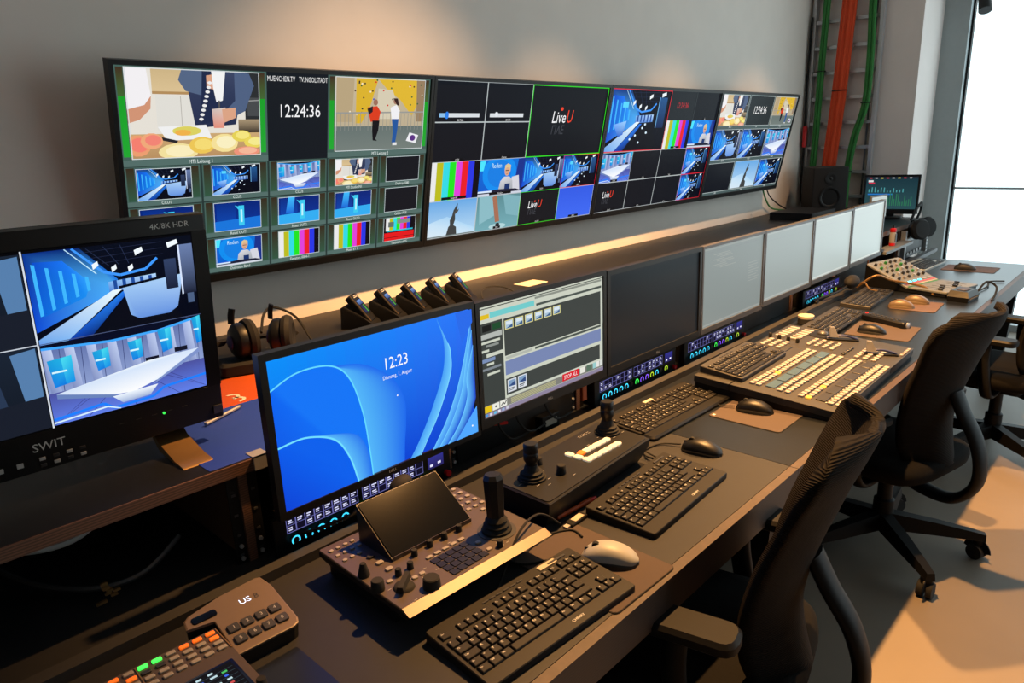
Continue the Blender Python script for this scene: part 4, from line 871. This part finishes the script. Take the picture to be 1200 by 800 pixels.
for q in range(6):
    for r in range(2):
        x, y = J_(1.262+.0205*q, .992-.034*r); m = 'led_orange' if (q == 0 and r == 0) else 'button_lit'
        btn(jb, x, y, JZ(y)+.002, .0195, .015, .005, m)
for q in range(3): x, y = J_(1.236+.004*q, 1.008-.024*q); btn(jb, x, y, JZ(y)+.002, .015, .020, .005, 'button_lit')
for q in range(4): x, y = J_(1.335+.012*q, 1.058); legend(jb, x, y, JZ(y)+.0024, .009); legend(jb, x, y-.006, JZ(y)+.0024, .009)
for q in range(10): legend(jb, random.uniform(-.19,.19), random.uniform(-.06,.06), JZ(0)+.0034, .010)

# pen and memory stick
pn = thing('orange_pen', 'orange marker pen lying before the joystick box', 'pen', (1.146, .9165, DZ+.0055), R_(-4))
MB().cyl((-.066,0,0),(.045,0,0),.0055,n=12).build('barrel','orange',pn); MB().cyl((.0451,0,0),(.066,0,0),.0050,.0035,n=12).build('cap','red_plastic',pn); MB().box((.03,0,.0064),(.04,.003,.0016)).build('clip','orange',pn,smooth=0)
ms = thing('memory_stick', 'small black memory stick with cream label beside the orange pen', 'memory stick', (1.103, .884, DZ), R_(4))
MB().rbox((0,0,0),(.060,.022,.009),.003).build('case','black_plastic',ms); MB().box((.004,0,.0092),(.034,.015,.0008)).build('label_strip','paper',ms,smooth=0); MB().box((-.037,0,.005),(.013,.012,.005)).build('plug','alu',ms,smooth=0)
cable('mouse_cable', 'thin black cable looping from the camera panel to the nearest keyboard', [(.80,.835,DZ+.004),(.83,.850,DZ+.012),(.90,.865,DZ+.075),(.99,.892,DZ+.065),(1.06,.896,DZ+.010)], .0026)
cable('mouse_cable', 'thin cable running from the pale two-tone mouse', [(.985,.800,DZ+.010),(.94,.83,DZ+.005),(.90,.86,DZ+.004),(.90,.90,DZ+.004),(.98,.905,DZ+.004),(1.06,.870,DZ+.004),(1.055,.83,DZ+.005)], .0024)
cable('mouse_cable', 'thin cable running from the black mouse on bare desk to the joystick box', [(1.595,.91,DZ+.008),(1.57,.96,DZ+.004),(1.51,.97,DZ+.004),(1.475,.94,DZ+.006),(1.47,.90,DZ+.012),(1.475,.95,DZ+.020)], .0024)
cable('mouse_cable', 'thin cable from the mouse on the pad near the video switcher', [(1.942,.926,DZ+.010),(1.93,.97,DZ+.006),(1.96,1.03,DZ+.004),(1.975,1.10,DZ+.004)], .0024)
for k, (xa, lab) in enumerate(((1.26,'thin black cable hanging beneath the list screen, nearest of three'),(1.33,'thin black cable hanging beneath the list screen, middle of three'),(1.45,'thin black cable hanging beneath the list screen, farthest of three'))):
    cable('hanging_cable', lab, [(xa,1.262,.87),(xa-.01,1.262,.83),(xa+.01,1.250,.79),(xa+.05,1.256,.770),(xa+.12,1.27,.765)], .003, group='hanging cables')
cable('red_cable', 'short glowing red tipped cable under the list screen', [(1.20,1.28,.84),(1.24,1.27,.832),(1.28,1.26,.826)], .005, 'red_plastic')
tg = MB().rbox((1.62,1.262,.79),(.022,.012,.075),.003).build('marker_pen','orange'); 
tag(tg, 'orange tipped upright marker behind the desk rail below the list screen', 'pen')
bx_ = thing('power_socket', 'small cream power connector box below the list screen', 'connector', (1.475, 1.285, DZ))
MB().rbox((0,0,0),(.08,.03,.045),.004).build('body','black_plastic',bx_); MB().box((0,-.0155,.024),(.05,.002,.018)).build('label_strip','paper',bx_,smooth=0)

# ------------------------------------------------------------------ video switcher
vs_ = thing('video_switcher', 'wide video switcher desk with long rows of lit white buttons', 'video switcher', (2.395, .893, DZ+.0155), R_(1.0), rx=R_(3.5))
VX, VY, cv_, sv_ = 2.405, .893, math.cos(R_(-1.0)), math.sin(R_(-1.0))
def V_(x, y): dx, dy = x-VX, y-VY; return (dx*cv_-dy*sv_, dx*sv_+dy*cv_)
VZ = .034
for x0, x1, y0, y1 in ((-.395,-.130,.092,.215),(-.395,.120,-.243,.090),(.122,.405,-.243,.215),(-.128,.120,.092,.215)):
    MB().rbox(((x0+x1)/2,(y0+y1)/2,.012),(x1-x0-.001,y1-y0-.001,VZ-.012),.003,.001).build('panel','panel_grey',vs_)
MB().loft([[(-.39,-.24,0),(.40,-.24,0),(.40,.21,-.0274),(-.39,.21,-.0274)],[(-.39,-.24,.0118),(.40,-.24,.0118),(.40,.21,.0118),(-.39,.21,.0118)]]).build('chassis','black_metal',vs_,smooth=0)
_B = {}
def vbtn(x, y, w=.015, d=.014, mat='button_white', h=.006):
    if (w,d,mat,h) not in _B: _B[(w,d,mat,h)] = MB().rbox((0,0,0),(w,d,h),.0025,.0012,n=2).mesh('button', mat)
    return place('button', _B[(w,d,mat,h)], vs_, (*V_(x,y), VZ))
rows = [.927,.906,.838,.813,.772,.750,.684,.662]
for i, y in enumerate(rows):
    for q in range(20):
        vbtn(2.066+q*.0236, y, .0170, .0155, 'led_amber' if (i, q) in ((1,6),(5,5),(5,0)) else 'button_white')
for y, m in ((.872,'lcd_blue'),(.716,'button_dark')):
    for q in range(6):
        x, yy = V_(2.105+q*.079, y); MB().rbox((x,yy,VZ),(.072,.030,.0035),.003,.0008).build('label_display', m, vs_)
for q in range(20): x, yy = V_(2.066+q*.0236, .697); MB().box((x,yy,VZ+.0008),(.006,.005,.0015)).build('indicator','print_grey',vs_,smooth=0)
for r in range(4):                                   # right-hand keypads
    for q in range(4): vbtn(2.590+q*.026, .955-.028*r+.0, .016, .014)
for r in range(3):
    for q in range(5): vbtn(2.562+q*.027, .775-.028*r, .016, .016, 'button_white')
for q in range(5): vbtn(2.565+q*.022, .795+.026, .014, .012, 'button_dark'); vbtn(2.69+q*.022,.665,.012,.010); 
for q in range(6): vbtn(2.62+q*.028, 1.075, .016, .036, 'button_white'); 
for q in range(6): vbtn(2.62+q*.028, 1.020, .016, .036, 'button_white')
for r in range(3):
    for q in range(4): vbtn(2.475+q*.026, 1.080-.030*r, .017, .016)
for q in range(4): x, yy = V_(2.585, 1.10-.035*q); knob(vs_, x, yy, VZ, .007, .016)
for (tx, ty) in ((2.735,.885),(2.650,.725)):         # transition levers
    x, yy = V_(tx, ty); s0 = MB(); 
    sl = MB().rbox((0,0,0),(.120,.024,.006),.008,.001).build('lever_slot','black_metal',vs_,(x,yy,VZ),(0,0,R_(-58)))
    vsx=[];fsx=[]
    ar = MB().tube([(-.055+.011*k,0,.006+.012*math.sin(math.pi*k/10)) for k in range(11)],.004,8).build('lever_arc','blue_plastic',sl)
    MB().loft([[(-.016,-.010,.012),(.016,-.010,.012),(.016,.010,.012),(-.016,.010,.012)],[(-.020,-.003,.050),(-.004,-.003,.050),(-.004,.003,.050),(-.020,.003,.050)]]).build('lever_handle','alu',sl,(-.03,0,0))
MB().lathe([(.055,0),(.055,.002),(.045,.003)],28).build('trackball_ring','black_metal',vs_,(*V_(2.755,.965),VZ)); MB().ell((0,0,.004),(.02,.02,.012)).build('trackball','grey_metal',vs_,(*V_(2.755,.965),VZ))
# things beyond the switcher
tin = thing('round_tin', 'small round tin with a cream lid beside the far keyboard', 'tin', (3.075, 1.155, DZ)); MB().lathe([(.030,0),(.033,.002),(.033,.026),(.032,.027)],26).build('can','panel_grey',tin); MB().lathe([(.034,.0272),(.034,.038),(.031,.040)],26).build('lid','paper',tin)
rm = thing('remote_handset', 'black elongated handset with red light and silver end on the desk', 'handset', (3.262, .885, DZ), R_(-114))
MB().rbox((0,0,0),(.22,.05,.028),.012,.006).build('body','black_plastic',rm); MB().lathe([(.006,0),(.0125,.003),(.0125,.012),(.006,.014)],18).build('end_cap','alu',rm,(.1,0,.0142),(0,R_(90),0)); MB().rbox((-.098,0,.0282),(.010,.012,.003),.003).build('light','led_red',rm)
for q in range(7):
    for r in range(2): MB().rbox((-.07+q*.022,-.009+r*.018,.0282),(.012,.009,.002),.003).build('button','panel_grey',rm)
# compact audio mixer with raised sloping rear
am = thing('audio_mixer', 'pale audio mixing desk with sloped knob field near the window', 'audio mixer', (4.115, .965, DZ), R_(-14))
sl_ = lambda y: .030 if y < -.02 else .030+.42*(y+.02)
body = MB(); body.loft([[(-.15,-.20,.004),(-.15,.22,.004),(-.15,.22,sl_(.22)-.01),(-.15,-.02,.022),(-.15,-.20,.020)],[(.15,-.20,.004),(.15,.22,.004),(.15,.22,sl_(.22)-.01),(.15,-.02,.022),(.15,-.20,.020)]]).build('body','black_metal',am,smooth=0)
MB().rbox((0,-.115,.0205),(.306,.186,.010),.006,.002).build('fader_plate','mixer_grey',am)
kp = MB().rbox((0,0,0),(.306,.258,.010),.014,.002).build('knob_plate','mixer_grey',am,(0,.102,.0665-.0),(math.atan(.42),0,0))
for q in range(6):
    for r in range(5):
        m = ['panel_grey','alu','green_cable','button_cream'][(q*3+r*2)%4] if (q+r)%3 else 'panel_grey'; MB().lathe([(.008,0),(.007,.013),(.005,.014)],12).build('knob',m,kp,(-.12+q*.046,.095-r*.036,.010))
for q in range(6): btn(kp, -.12+q*.046, -.085, .010, .026, .010, .003, 'led_cyan' if q < 4 else 'button_cream'); 
for y, m in ((-.100,'red_plastic'),(-.112,'paper'),(-.122,'green_cable')): MB().box((0,y,.0106),(.29,.006,.0012)).build('label_strip',m,kp,smooth=0)
for q in range(6):
    MB().box((-.12+q*.046,-.12,.0306),(.004,.10,.0008)).build('fader_slot','black_metal',am,smooth=0); MB().rbox((-.12+q*.046,-.16+.018*(q%3),.031),(.014,.022,.010),.003).build('fader_cap','black_plastic' if q%2 else 'panel_grey',am)
cable('orange_cable', 'thin tan cable curling beside the audio mixing desk', [(3.86,1.20,.765),(3.88,1.12,.83),(3.95,1.06,.80),(4.0,.93,.775),(3.93,.86,.75)], .006, 'gold_metal')
cable('tan_cable', 'second tan cable curling from the rail to the last keyboard', [(3.84,1.21,.765),(3.83,1.16,.80),(3.80,1.12,.775),(3.79,1.08,.772)], .004, 'gold_metal')
gm = thing('foam_microphone', 'black foam gooseneck microphone below the last pale monitor', 'microphone', (3.60, 1.22, DZ+.022))
MB().tube(smooth_path([(-.20,.03,.012),(-.1,.0,.02),(0,-.02,.028),(.08,-.03,.042)]),.006,8).build('gooseneck','black_metal',gm); MB().ell((.13,-.035,.055),(.062,.034,.034),20,12).build('foam_cap','soft_black',gm); MB().rbox((-.2,.02,-.0219),(.03,.03,.036),.004).build('clamp','black_metal',gm)
bb = thing('talkback_box', 'black desk box with cable between audio mixer and chair', 'box', (3.935, .735, DZ), R_(-6)); bb.scale = (.72, .72, .8)
MB().loft([[(-.10,-.062,0),(.10,-.062,0),(.10,.062,0),(-.10,.062,0)],[(-.105,-.065,.03),(.105,-.065,.03),(.105,.065,.03),(-.105,.065,.03)],[(-.08,-.05,.062),(.08,-.05,.062),(.08,.055,.066),(-.08,.055,.066)]]).build('body','black_plastic',bb,smooth=20); MB().rbox((0,0,.0645),(.10,.06,.003),.01,.001).build('top_pad','worktop_edge',bb); MB().box((0,-.066,.02),(.16,.004,.006)).build('seam','gold_metal',bb,smooth=0)
cable('black_cable', 'black cable looping from the desk box toward the desk edge', [(4.05,.70,.76),(4.14,.68,.80),(4.16,.64,.775),(4.05,.625,.752),(3.95,.62,.745)], .005)
cable('black_cable', 'thin loose cable on the far desk beside the desk box', [(4.1,.72,.745),(4.3,.70,.748),(4.45,.72,.746),(4.5,.66,.746)], .004)

# ------------------------------------------------------------------ far corner: speaker, ladder, small monitor
spk = thing('loudspeaker', 'black studio loudspeaker standing on the console below the cable ladder', 'loudspeaker', (5.66, 2.06, CZ), R_(-52))
MB().rbox((0,0,0),(.25,.27,.335),.008,.003).build('cabinet','soft_black',spk)
MB().lathe([(.080,0),(.080,.004),(.068,.006),(.060,.002),(.030,-.014),(.022,-.010),(.010,-.008)],30).build('woofer','black_plastic',spk,(0,-.1355,.115),(R_(90),0,0))
MB().lathe([(.045,0),(.045,.004),(.034,.005),(.014,.001),(.008,.004)],26).build('tweeter','black_plastic',spk,(0,-.1355,.255),(R_(90),0,0))
MB().box((.0,-.136,.025),(.03,.002,.006)).build('badge','gold_metal',spk,smooth=0)
dv = thing('flat_device', 'flat black rack device lying beside the loudspeaker on the console', 'device', (5.20, 2.03, CZ))
MB().rbox((0,0,0),(.44,.30,.052),.004,.001).build('housing','black_metal',dv); MB().box((0,-.151,.026),(.40,.003,.03)).build('front_panel','key_black',dv,smooth=0)
lad = thing('cable_ladder', 'tall galvanised cable ladder fixed to the corner wall pier', 'cable ladder', (XE, 2.085, 0.0))
for y in (-.250, .235): MB().box2((-.055,y-.012,.97),(-.002,y+.012,HC-.02)).build('side_rail','alu',lad,smooth=0)
for y in (-.205, .18): MB().box2((-.030,y-.006,.97),(-.024,y+.006,HC-.02)).build('inner_rail','grey_metal',lad,smooth=0)
for q in range(12): MB().box2((-.046,-.237,1.06+.185*q-.012),(-.018,.222,1.06+.185*q+.012)).build('rung','alu',lad,smooth=0)
def bundle(name, label, mat, y0, pts, n, r, spread):
    t = thing(name, label, 'cables', (XE-.06, 2.085, .97), group='cable bundles on the ladder')
    for k in range(n):
        a = 2*math.pi*k/n*2.4; rr = spread*math.sqrt((k+.5)/n)
        MB().tube(smooth_path([(-.014+.55*rr*math.cos(a)*.7-.012, y+rr*math.sin(a), z-.97) for y, z in pts],4), r, 6).build('cable', mat, t)
    for y, z in pts[1::2]: MB().tube([(-.026+.034*math.cos(q*math.pi/5), y+(spread+.008)*math.sin(q*math.pi/5), z-.97) for q in range(11)],.004,5).build('cable_tie','rubber',t)
    return t
bundle('orange_cables', 'thick bundle of orange cables tied to the wall ladder', 'orange_cable', 0, [(.055,.975),(.045,1.12),(.02,1.45),(-.005,1.85),(-.02,2.2),(-.035,2.6),(-.04,3.06)], 14, .012, .048)
bundle('green_cables', 'green cable bundle left of the orange cables on the ladder', 'green_cable', 0, [(.165,.975),(.160,1.2),(.15,1.6),(.145,2.0),(.135,2.5),(.13,3.06)], 6, .010, .024)
bundle('green_cables', 'green cable bundle right of the orange cables on the ladder', 'green_cable', 0, [(-.105,.975),(-.11,1.25),(-.14,1.5),(-.20,1.75),(-.205,2.1),(-.19,2.5),(-.2,3.06)], 6, .010, .026)
cable('black_cable', 'black and red cable hanging between wall corner and ladder', [(5.90,2.33,2.4),(5.90,2.34,1.9),(5.90,2.33,1.5),(5.89,2.33,1.1),(5.88,2.30,.975)], .008)
tag(MB().cyl((5.885,2.325,1.44),(5.885,2.325,1.60),.016,n=10).build('connector','red_plastic'), 'dark red cable connector hanging in the wall corner', 'connector')
m8 = thing('small_monitor', 'small monitor with green meter picture standing on the far console', 'monitor', (5.36, 1.505, CZ), R_(-80))
MB().rbox((0,.02,0),(.16,.12,.012),.02).build('stand_foot','black_plastic',m8); MB().box2((-.03,.03,.0122),(.03,.05,.12)).build('stand_neck','black_plastic',m8,smooth=0)
hd = MB().rbox((0,0,0),(.345,.030,.262),.005,.002).build('housing','black_plastic',m8,(0,.012,.028),(R_(-6),0,0))
def meters(d):
    d.rect(0,0,1,1,(.10,.20,.24),(.17,.30,.32)); d.rect(0,0,1,.06,(.12,.16,.20))
    for k in range(8): d.rect(.06+.11*k,.02,.05,.03,((.8,.2,.25),(.8,.8,.8),(.9,.85,.3))[k%3])
    d.rect(.04,.10,.10,.06,(.85,.85,.85)); d.rect(.05,.17,.12,.05,(.8,.2,.3)); d.rect(.05,.52,.5,.04,(.15,.45,.75))
    for k in range(12): h = random.uniform(.1,.4); d.rect(.06+.06*k,.48-h*.4,.02,h*.4,(.3,.6,.62)); d.rect(.45+.04*k,.90-h,.018,h,(.18,.45,.32))
c_ = Cv(.315,.215); meters(c_); c_.build('display',hd,(0,-.0154,.140))
wl = thing('small_pale_screen', 'small pale screen just behind the last desk monitor', 'screen', (4.62, 1.36, CZ), R_(-10))
hh = MB().rbox((0,0,0),(.19,.014,.135),.004).build('housing','mixer_grey',wl,(0,0,.078)); c_ = Cv(.175,.120); pale(.82)(c_); c_.build('display',hh,(0,-.0073,.0675)); MB().rbox((0,.01,0),(.08,.06,.078),.006).build('stand','grey_metal',wl)
# headphones hung from the console end, bottle, loose gear
hp = thing('headphones', 'black headphones hanging over the far end of the console', 'headphones', (5.12, 1.262, CZ-.145))
MB().tube(smooth_path([(-.07,.02,.17),(-.06,.0,.235),(0,-.01,.27),(.06,.0,.235),(.07,.02,.17)]),(.008,.016),8,flat=(0,1,0)).build('head_band','soft_black',hp)
for x in (-.075,.075):
    e = MB().lathe([(.03,0),(.055,.004),(.062,.02),(.062,.034),(.05,.045)],24).build('ear_cup','black_plastic',hp,(x,-.005,.11),(R_(80),0,R_(-30*(1 if x > 0 else 1))))
    MB().lathe([(.035,.0452),(.062,.047),(.066,.058),(.055,.070),(.035,.072)],24).build('ear_cushion','soft_black',e)
MB().rbox((0,.02,.145+.0),(.05,.03,.02),.006).build('hook','black_metal',hp)
bt = thing('cleaner_bottle', 'tiny red and white bottle on the rack below the small screen', 'bottle', (4.66, 1.272, .875))
MB().lathe([(.015,0),(.018,.003),(.018,.018)],18).build('base','red_plastic',bt); MB().lathe([(.0178,.0182),(.0178,.078),(.016,.082)],18).build('sleeve','white_plastic',bt); MB().lathe([(.016,.0822),(.018,.086),(.018,.102),(.010,.106)],18).build('shoulder','red_plastic',bt); MB().cyl((0,0,.1062),(0,0,.122),.006,n=12).build('cap','black_plastic',bt); MB().box((0,-.0185,.048),(.022,.002,.05)).build('label_strip','black_plastic',bt,smooth=0)
tr_ = MB().box2((4.40,1.225,.858),(4.93,1.2995,.8745)); tag(tr_.build('rack_tray','mixer_grey',smooth=0),'pale rack tray below the small pale screen at the far end','tray')
for x, w, m in ((4.46,.08,'blue_plastic'),(4.56,.06,'print_grey'),(4.78,.09,'print_grey')): pass
hs_ = thing('hanging_spotlight', 'small black spotlight hanging high in front of the window', 'spotlight', (6.40, 1.30, HC))
MB().cyl((0,0,-.62),(0,0,0),.012,n=10).build('rod','black_metal',hs_); MB().cyl((.03,.02,-.60),(-.05,-.02,-.76),.036,.044,n=18).build('lamp_head','black_metal',hs_); MB().box((0,0,-.63),(.03,.09,.05)).build('yoke','black_metal',hs_,smooth=0)

# ------------------------------------------------------------------ control surfaces in the near left corner
ub = thing('usb_keypad', 'bronze keypad unit with lit US display and eight square keys', 'keypad', (.428, 1.082, DZ), R_(-3))
UP = [(-.040,-.066),(.060,-.066),(.069,-.062),(.073,-.052),(.073,.045),(.066,.074),(.058,.077),(-.010,.072),(-.070,.058),(-.080,.050),(-.083,.030),(-.040,.022)]
uz = lambda y, o: .024+o+.20*(y+.066)
MB().loft([[(x*.97,y*.97,0) for x,y in UP],[(x,y,uz(y,0)) for x,y in UP]]).build('body','black_metal',ub,smooth=0)
MB().loft([[(x,y,uz(y,.0004)) for x,y in UP],[(x*1.01,y*1.01,uz(y,.002)) for x,y in UP],[(x*1.01,y*1.01,uz(y,.004)) for x,y in UP],[(x*.98,y*.98,uz(y,.005)) for x,y in UP]]).build('top_plate','bronze_light',ub,smooth=0)
ua = (math.atan(.20),0,0)
MB().rbox((0,0,0),(.042,.016,.002),.005).build('badge','gloss_black',ub,(-.050,.040,uz(.040,.0052)),ua)
print_text('display_digits','US',.013,'led_white',ub,(.020,.030,uz(.030,.0056)),ua); print_text('display_digits','8',.013,'button_dark',ub,(.040,.030,uz(.030,.0056)),ua)
for q in range(4):
    for r in range(2):
        x, y = -.022+q*.0245, -.012-.028*r
        b = MB().rbox((0,0,0),(.020,.018,.004),.003,.001).build('key','button_dark',ub,(x,y,uz(y,.0051)),ua); print_text('legend',str(1+q+4*r),.007,'print_grey',b,(0,-.003,.0042))
ap = thing('sound_control_unit', 'bronze control surface with lit green and orange keys and text display', 'control panel', (.283, .980, DZ), R_(-2))
MB().rbox((0,0,0),(.20,.245,.036),.006,.002).build('body','black_metal',ap); MB().rbox((0,0,.0362),(.196,.240,.005),.005,.001).build('top_plate','bronze_panel',ap)
AZ = .0412
for q in range(9):
    for r in range(4):
        m = 'button_cream'
        if r == 0: m = ['led_orange','led_orange','button_cream','led_green','led_green','button_cream','led_orange','led_orange','led_orange'][q]
        if r == 1: m = 'led_orange' if q in (2, 8) else 'button_dark' if q in (3,4) else 'button_cream'
        MB().rbox((-.086+q*.0213,.108-r*.0165,AZ),(.0150,.0085,.0035),.002).build('key',m,ap)
for x in (-.032,.030+.066): MB().box((x-.0*.1,.083,AZ+.0008),(.0018,.066,.0016)).build('divider','gold_metal',ap,smooth=0)
c_ = Cv(.115,.105); c_.rect(0,0,1,1,(.03,.04,.06))
for r in range(9):
    for q in range(6):
        if random.random() < .75: c_.rect(.04+q*.155,.05+r*.10,.10*random.uniform(.5,1),.045,random.choice(((.75,.85,.88),(.75,.85,.88),(.3,.75,.4),(.25,.4,.9),(.8,.3,.3))))
    c_.rect(.02,.12+r*.10,.96,.006,(.25,.32,.36))
ds_ = MB().rbox((.022,-.035,AZ),(.125,.115,.002),.003,.0006).build('display_glass','gloss_black',ap); c_.build('display',ap,(.022,-.035,AZ+.0022),(R_(-90),0,0))
for q in range(4): knob(ap,-.082+0*.02,.0+.0-.03*q,AZ,.008,.014)
knob(ap,.090,-.070,AZ,.008,.014)
tag(MB().rbox((.43,.865,DZ),(.09,.26,.0016),.003).build('black_mat','worktop_dark'), 'dark flat mat lying beside the bronze control surface', 'mat')

# ------------------------------------------------------------------ office chairs
def chair(label, loc, rz_base, rz, drop=0, back_tilt=0):
    t = thing('office_chair', label, 'chair', loc, 0, group='black mesh office chairs')
    for k in range(5):
        a = rz_base+2*math.pi*k/5; d = Vector((math.cos(a), math.sin(a), 0)); p = d*.325
        n = Vector((-d.y, d.x, 0)); ring_ = lambda r, w, z0, z1: [tuple(d*r-n*w+Vector((0,0,z0))), tuple(d*r+n*w+Vector((0,0,z0))), tuple(d*r+n*w*.7+Vector((0,0,z1))), tuple(d*r-n*w*.7+Vector((0,0,z1)))]
        MB().loft([ring_(.02,.030,.085,.150), ring_(.18,.026,.082,.130), ring_(.310,.020,.078,.108), ring_(.345,.018,.070,.100)]).build('base_leg','chair_plastic',t,smooth=20)
        c = MB().lathe([(.018,.056),(.020,.060),(.020,.078),(.012,.080)],14).build('caster','chair_plastic',t,tuple(p))
        ax = Vector((math.cos(a+.8), math.sin(a+.8), 0))
        for s_ in (-1, 1): MB().cyl(tuple(ax*s_*.005+Vector((0,0,.0285))), tuple(ax*s_*.024+Vector((0,0,.0285))), .0285, n=20).build('wheel','rubber',c)
        MB().tube([(.03*math.cos(q*math.pi/8)*-ax.y, .03*math.cos(q*math.pi/8)*ax.x, .030+.031*math.sin(q*math.pi/8)) for q in range(9)],(.004,.022),6,flat=tuple(ax)).build('hood','chair_plastic',c)
    MB().lathe([(.034,.085),(.036,.10),(.036,.20),(.030,.205),(.026,.206),(.026,.375-drop)],22).build('gas_column','chair_plastic',t)
    MB().lathe([(.0262,.16),(.0300,.161),(.0300,.185),(.0262,.186)],22).build('column_label','print_grey',t) if False else None
    Rz = Matrix.Translation((0,0,-drop)) @ Matrix.Rotation(rz, 4, 'Z'); R3 = Matrix.Rotation(rz, 3, 'Z')
    # seat cushion
    rings = []
    for z, k in ((.425,.90),(.440,.985),(.462,1.0),(.482,.985),(.494,.92),(.498,.80)):
        P = []
        for q in range(40):
            a = 2*math.pi*q/40; cx, sx = math.cos(a), math.sin(a); x = .245*math.copysign(abs(cx)**.5, cx)*k; y = .235*math.copysign(abs(sx)**.5, sx)*k+.02
            P.append((x, y, z-.012*max(0, y-.12)*6 if y > .12 else z))
        rings.append(P)
    seat = MB().loft(rings, T=Rz).build('seat','chair_fabric',t,smooth=60)
    MB().rbox((0,0,.376),(.22,.24,.048),.03,.01,T=Rz).build('mechanism','chair_plastic',t)
    # backrest: thin curved shell, wider at the shoulders, top rolled backwards
    prof = [(-.205,.47),(-.185,.54),(-.175,.62),(-.185,.70),(-.205,.78),(-.232,.86),(-.252,.92),(-.270,.965),(-.283,1.0),(-.293,1.028)]
    pv = smooth_path([(0,y,z) for y,z in prof], 3); nV = len(pv); nU = 20; V=[]; F=[]
    for i, p in enumerate(pv):
        s = i/(nV-1); hw = .155+.062*max(0,min(1,(s-.18)/.55))**1.3
        if s > .80: hw *= max(.05, 1-.72*((s-.80)/.20)**2.4)**.5
        if s < .12: hw *= .80+.20*(s/.12)
        for j in range(nU+1):
            u = -1+2*j/nU; V.append((hw*u, p.y-back_tilt*(p.z-.45)+.080*u*u*(1-.25*s), p.z+.0))
    for i in range(nV-1):
        for j in range(nU): a = i*(nU+1)+j; F.append((a,a+1,a+nU+2,a+nU+1))
    bk = MB().add(V, F, Rz).build('backrest','chair_mesh',t,smooth=80)
    sd = bk.modifiers.new('solid','SOLIDIFY'); sd.thickness = .024; sd.offset = 0
    # support arm: sweeps from under the seat backwards and up behind the back
    MB().tube([Rz@p for p in smooth_path([(0,-.02,.385),(0,-.15,.352),(0,-.24,.357),(0,-.298,.42),(0,-.308,.50),(0,-.283,.59),(0,-.235,.67),(0,-.20,.74)],5)], (.038,.018), 12, flat=tuple(R3@Vector((1,0,0)))).build('back_support','chair_plastic',t,smooth=80)
    for s_ in (-1, 1):                     # arm rests
        ar = MB().tube([Rz@p for p in smooth_path([(s_*.10,-.02,.39),(s_*.20,-.02,.385),(s_*.25,-.02,.43),(s_*.252,.0,.56),(s_*.245,.0,.645)],5)], (.026,.015), 10, flat=tuple(R3@Vector((0,1,0)))).build('arm_rest','chair_plastic',t,smooth=70)
        MB().rbox((s_*.240,.0,.6455),(.085,.24,.028),.03,.008,T=Rz).build('arm_pad','chair_plastic',ar)
    return t
chair('nearest office chair, its black mesh back cut by the picture bottom', (1.270, .640, 0), R_(20), R_(12))
chair('middle office chair pushed to the desk beside the video switcher', (2.714, .677, 0), R_(-65.8), R_(-14), .055)
chair('farthest office chair turned sideways near the window', (3.93, .54, 0), R_(10), R_(-8), .04)
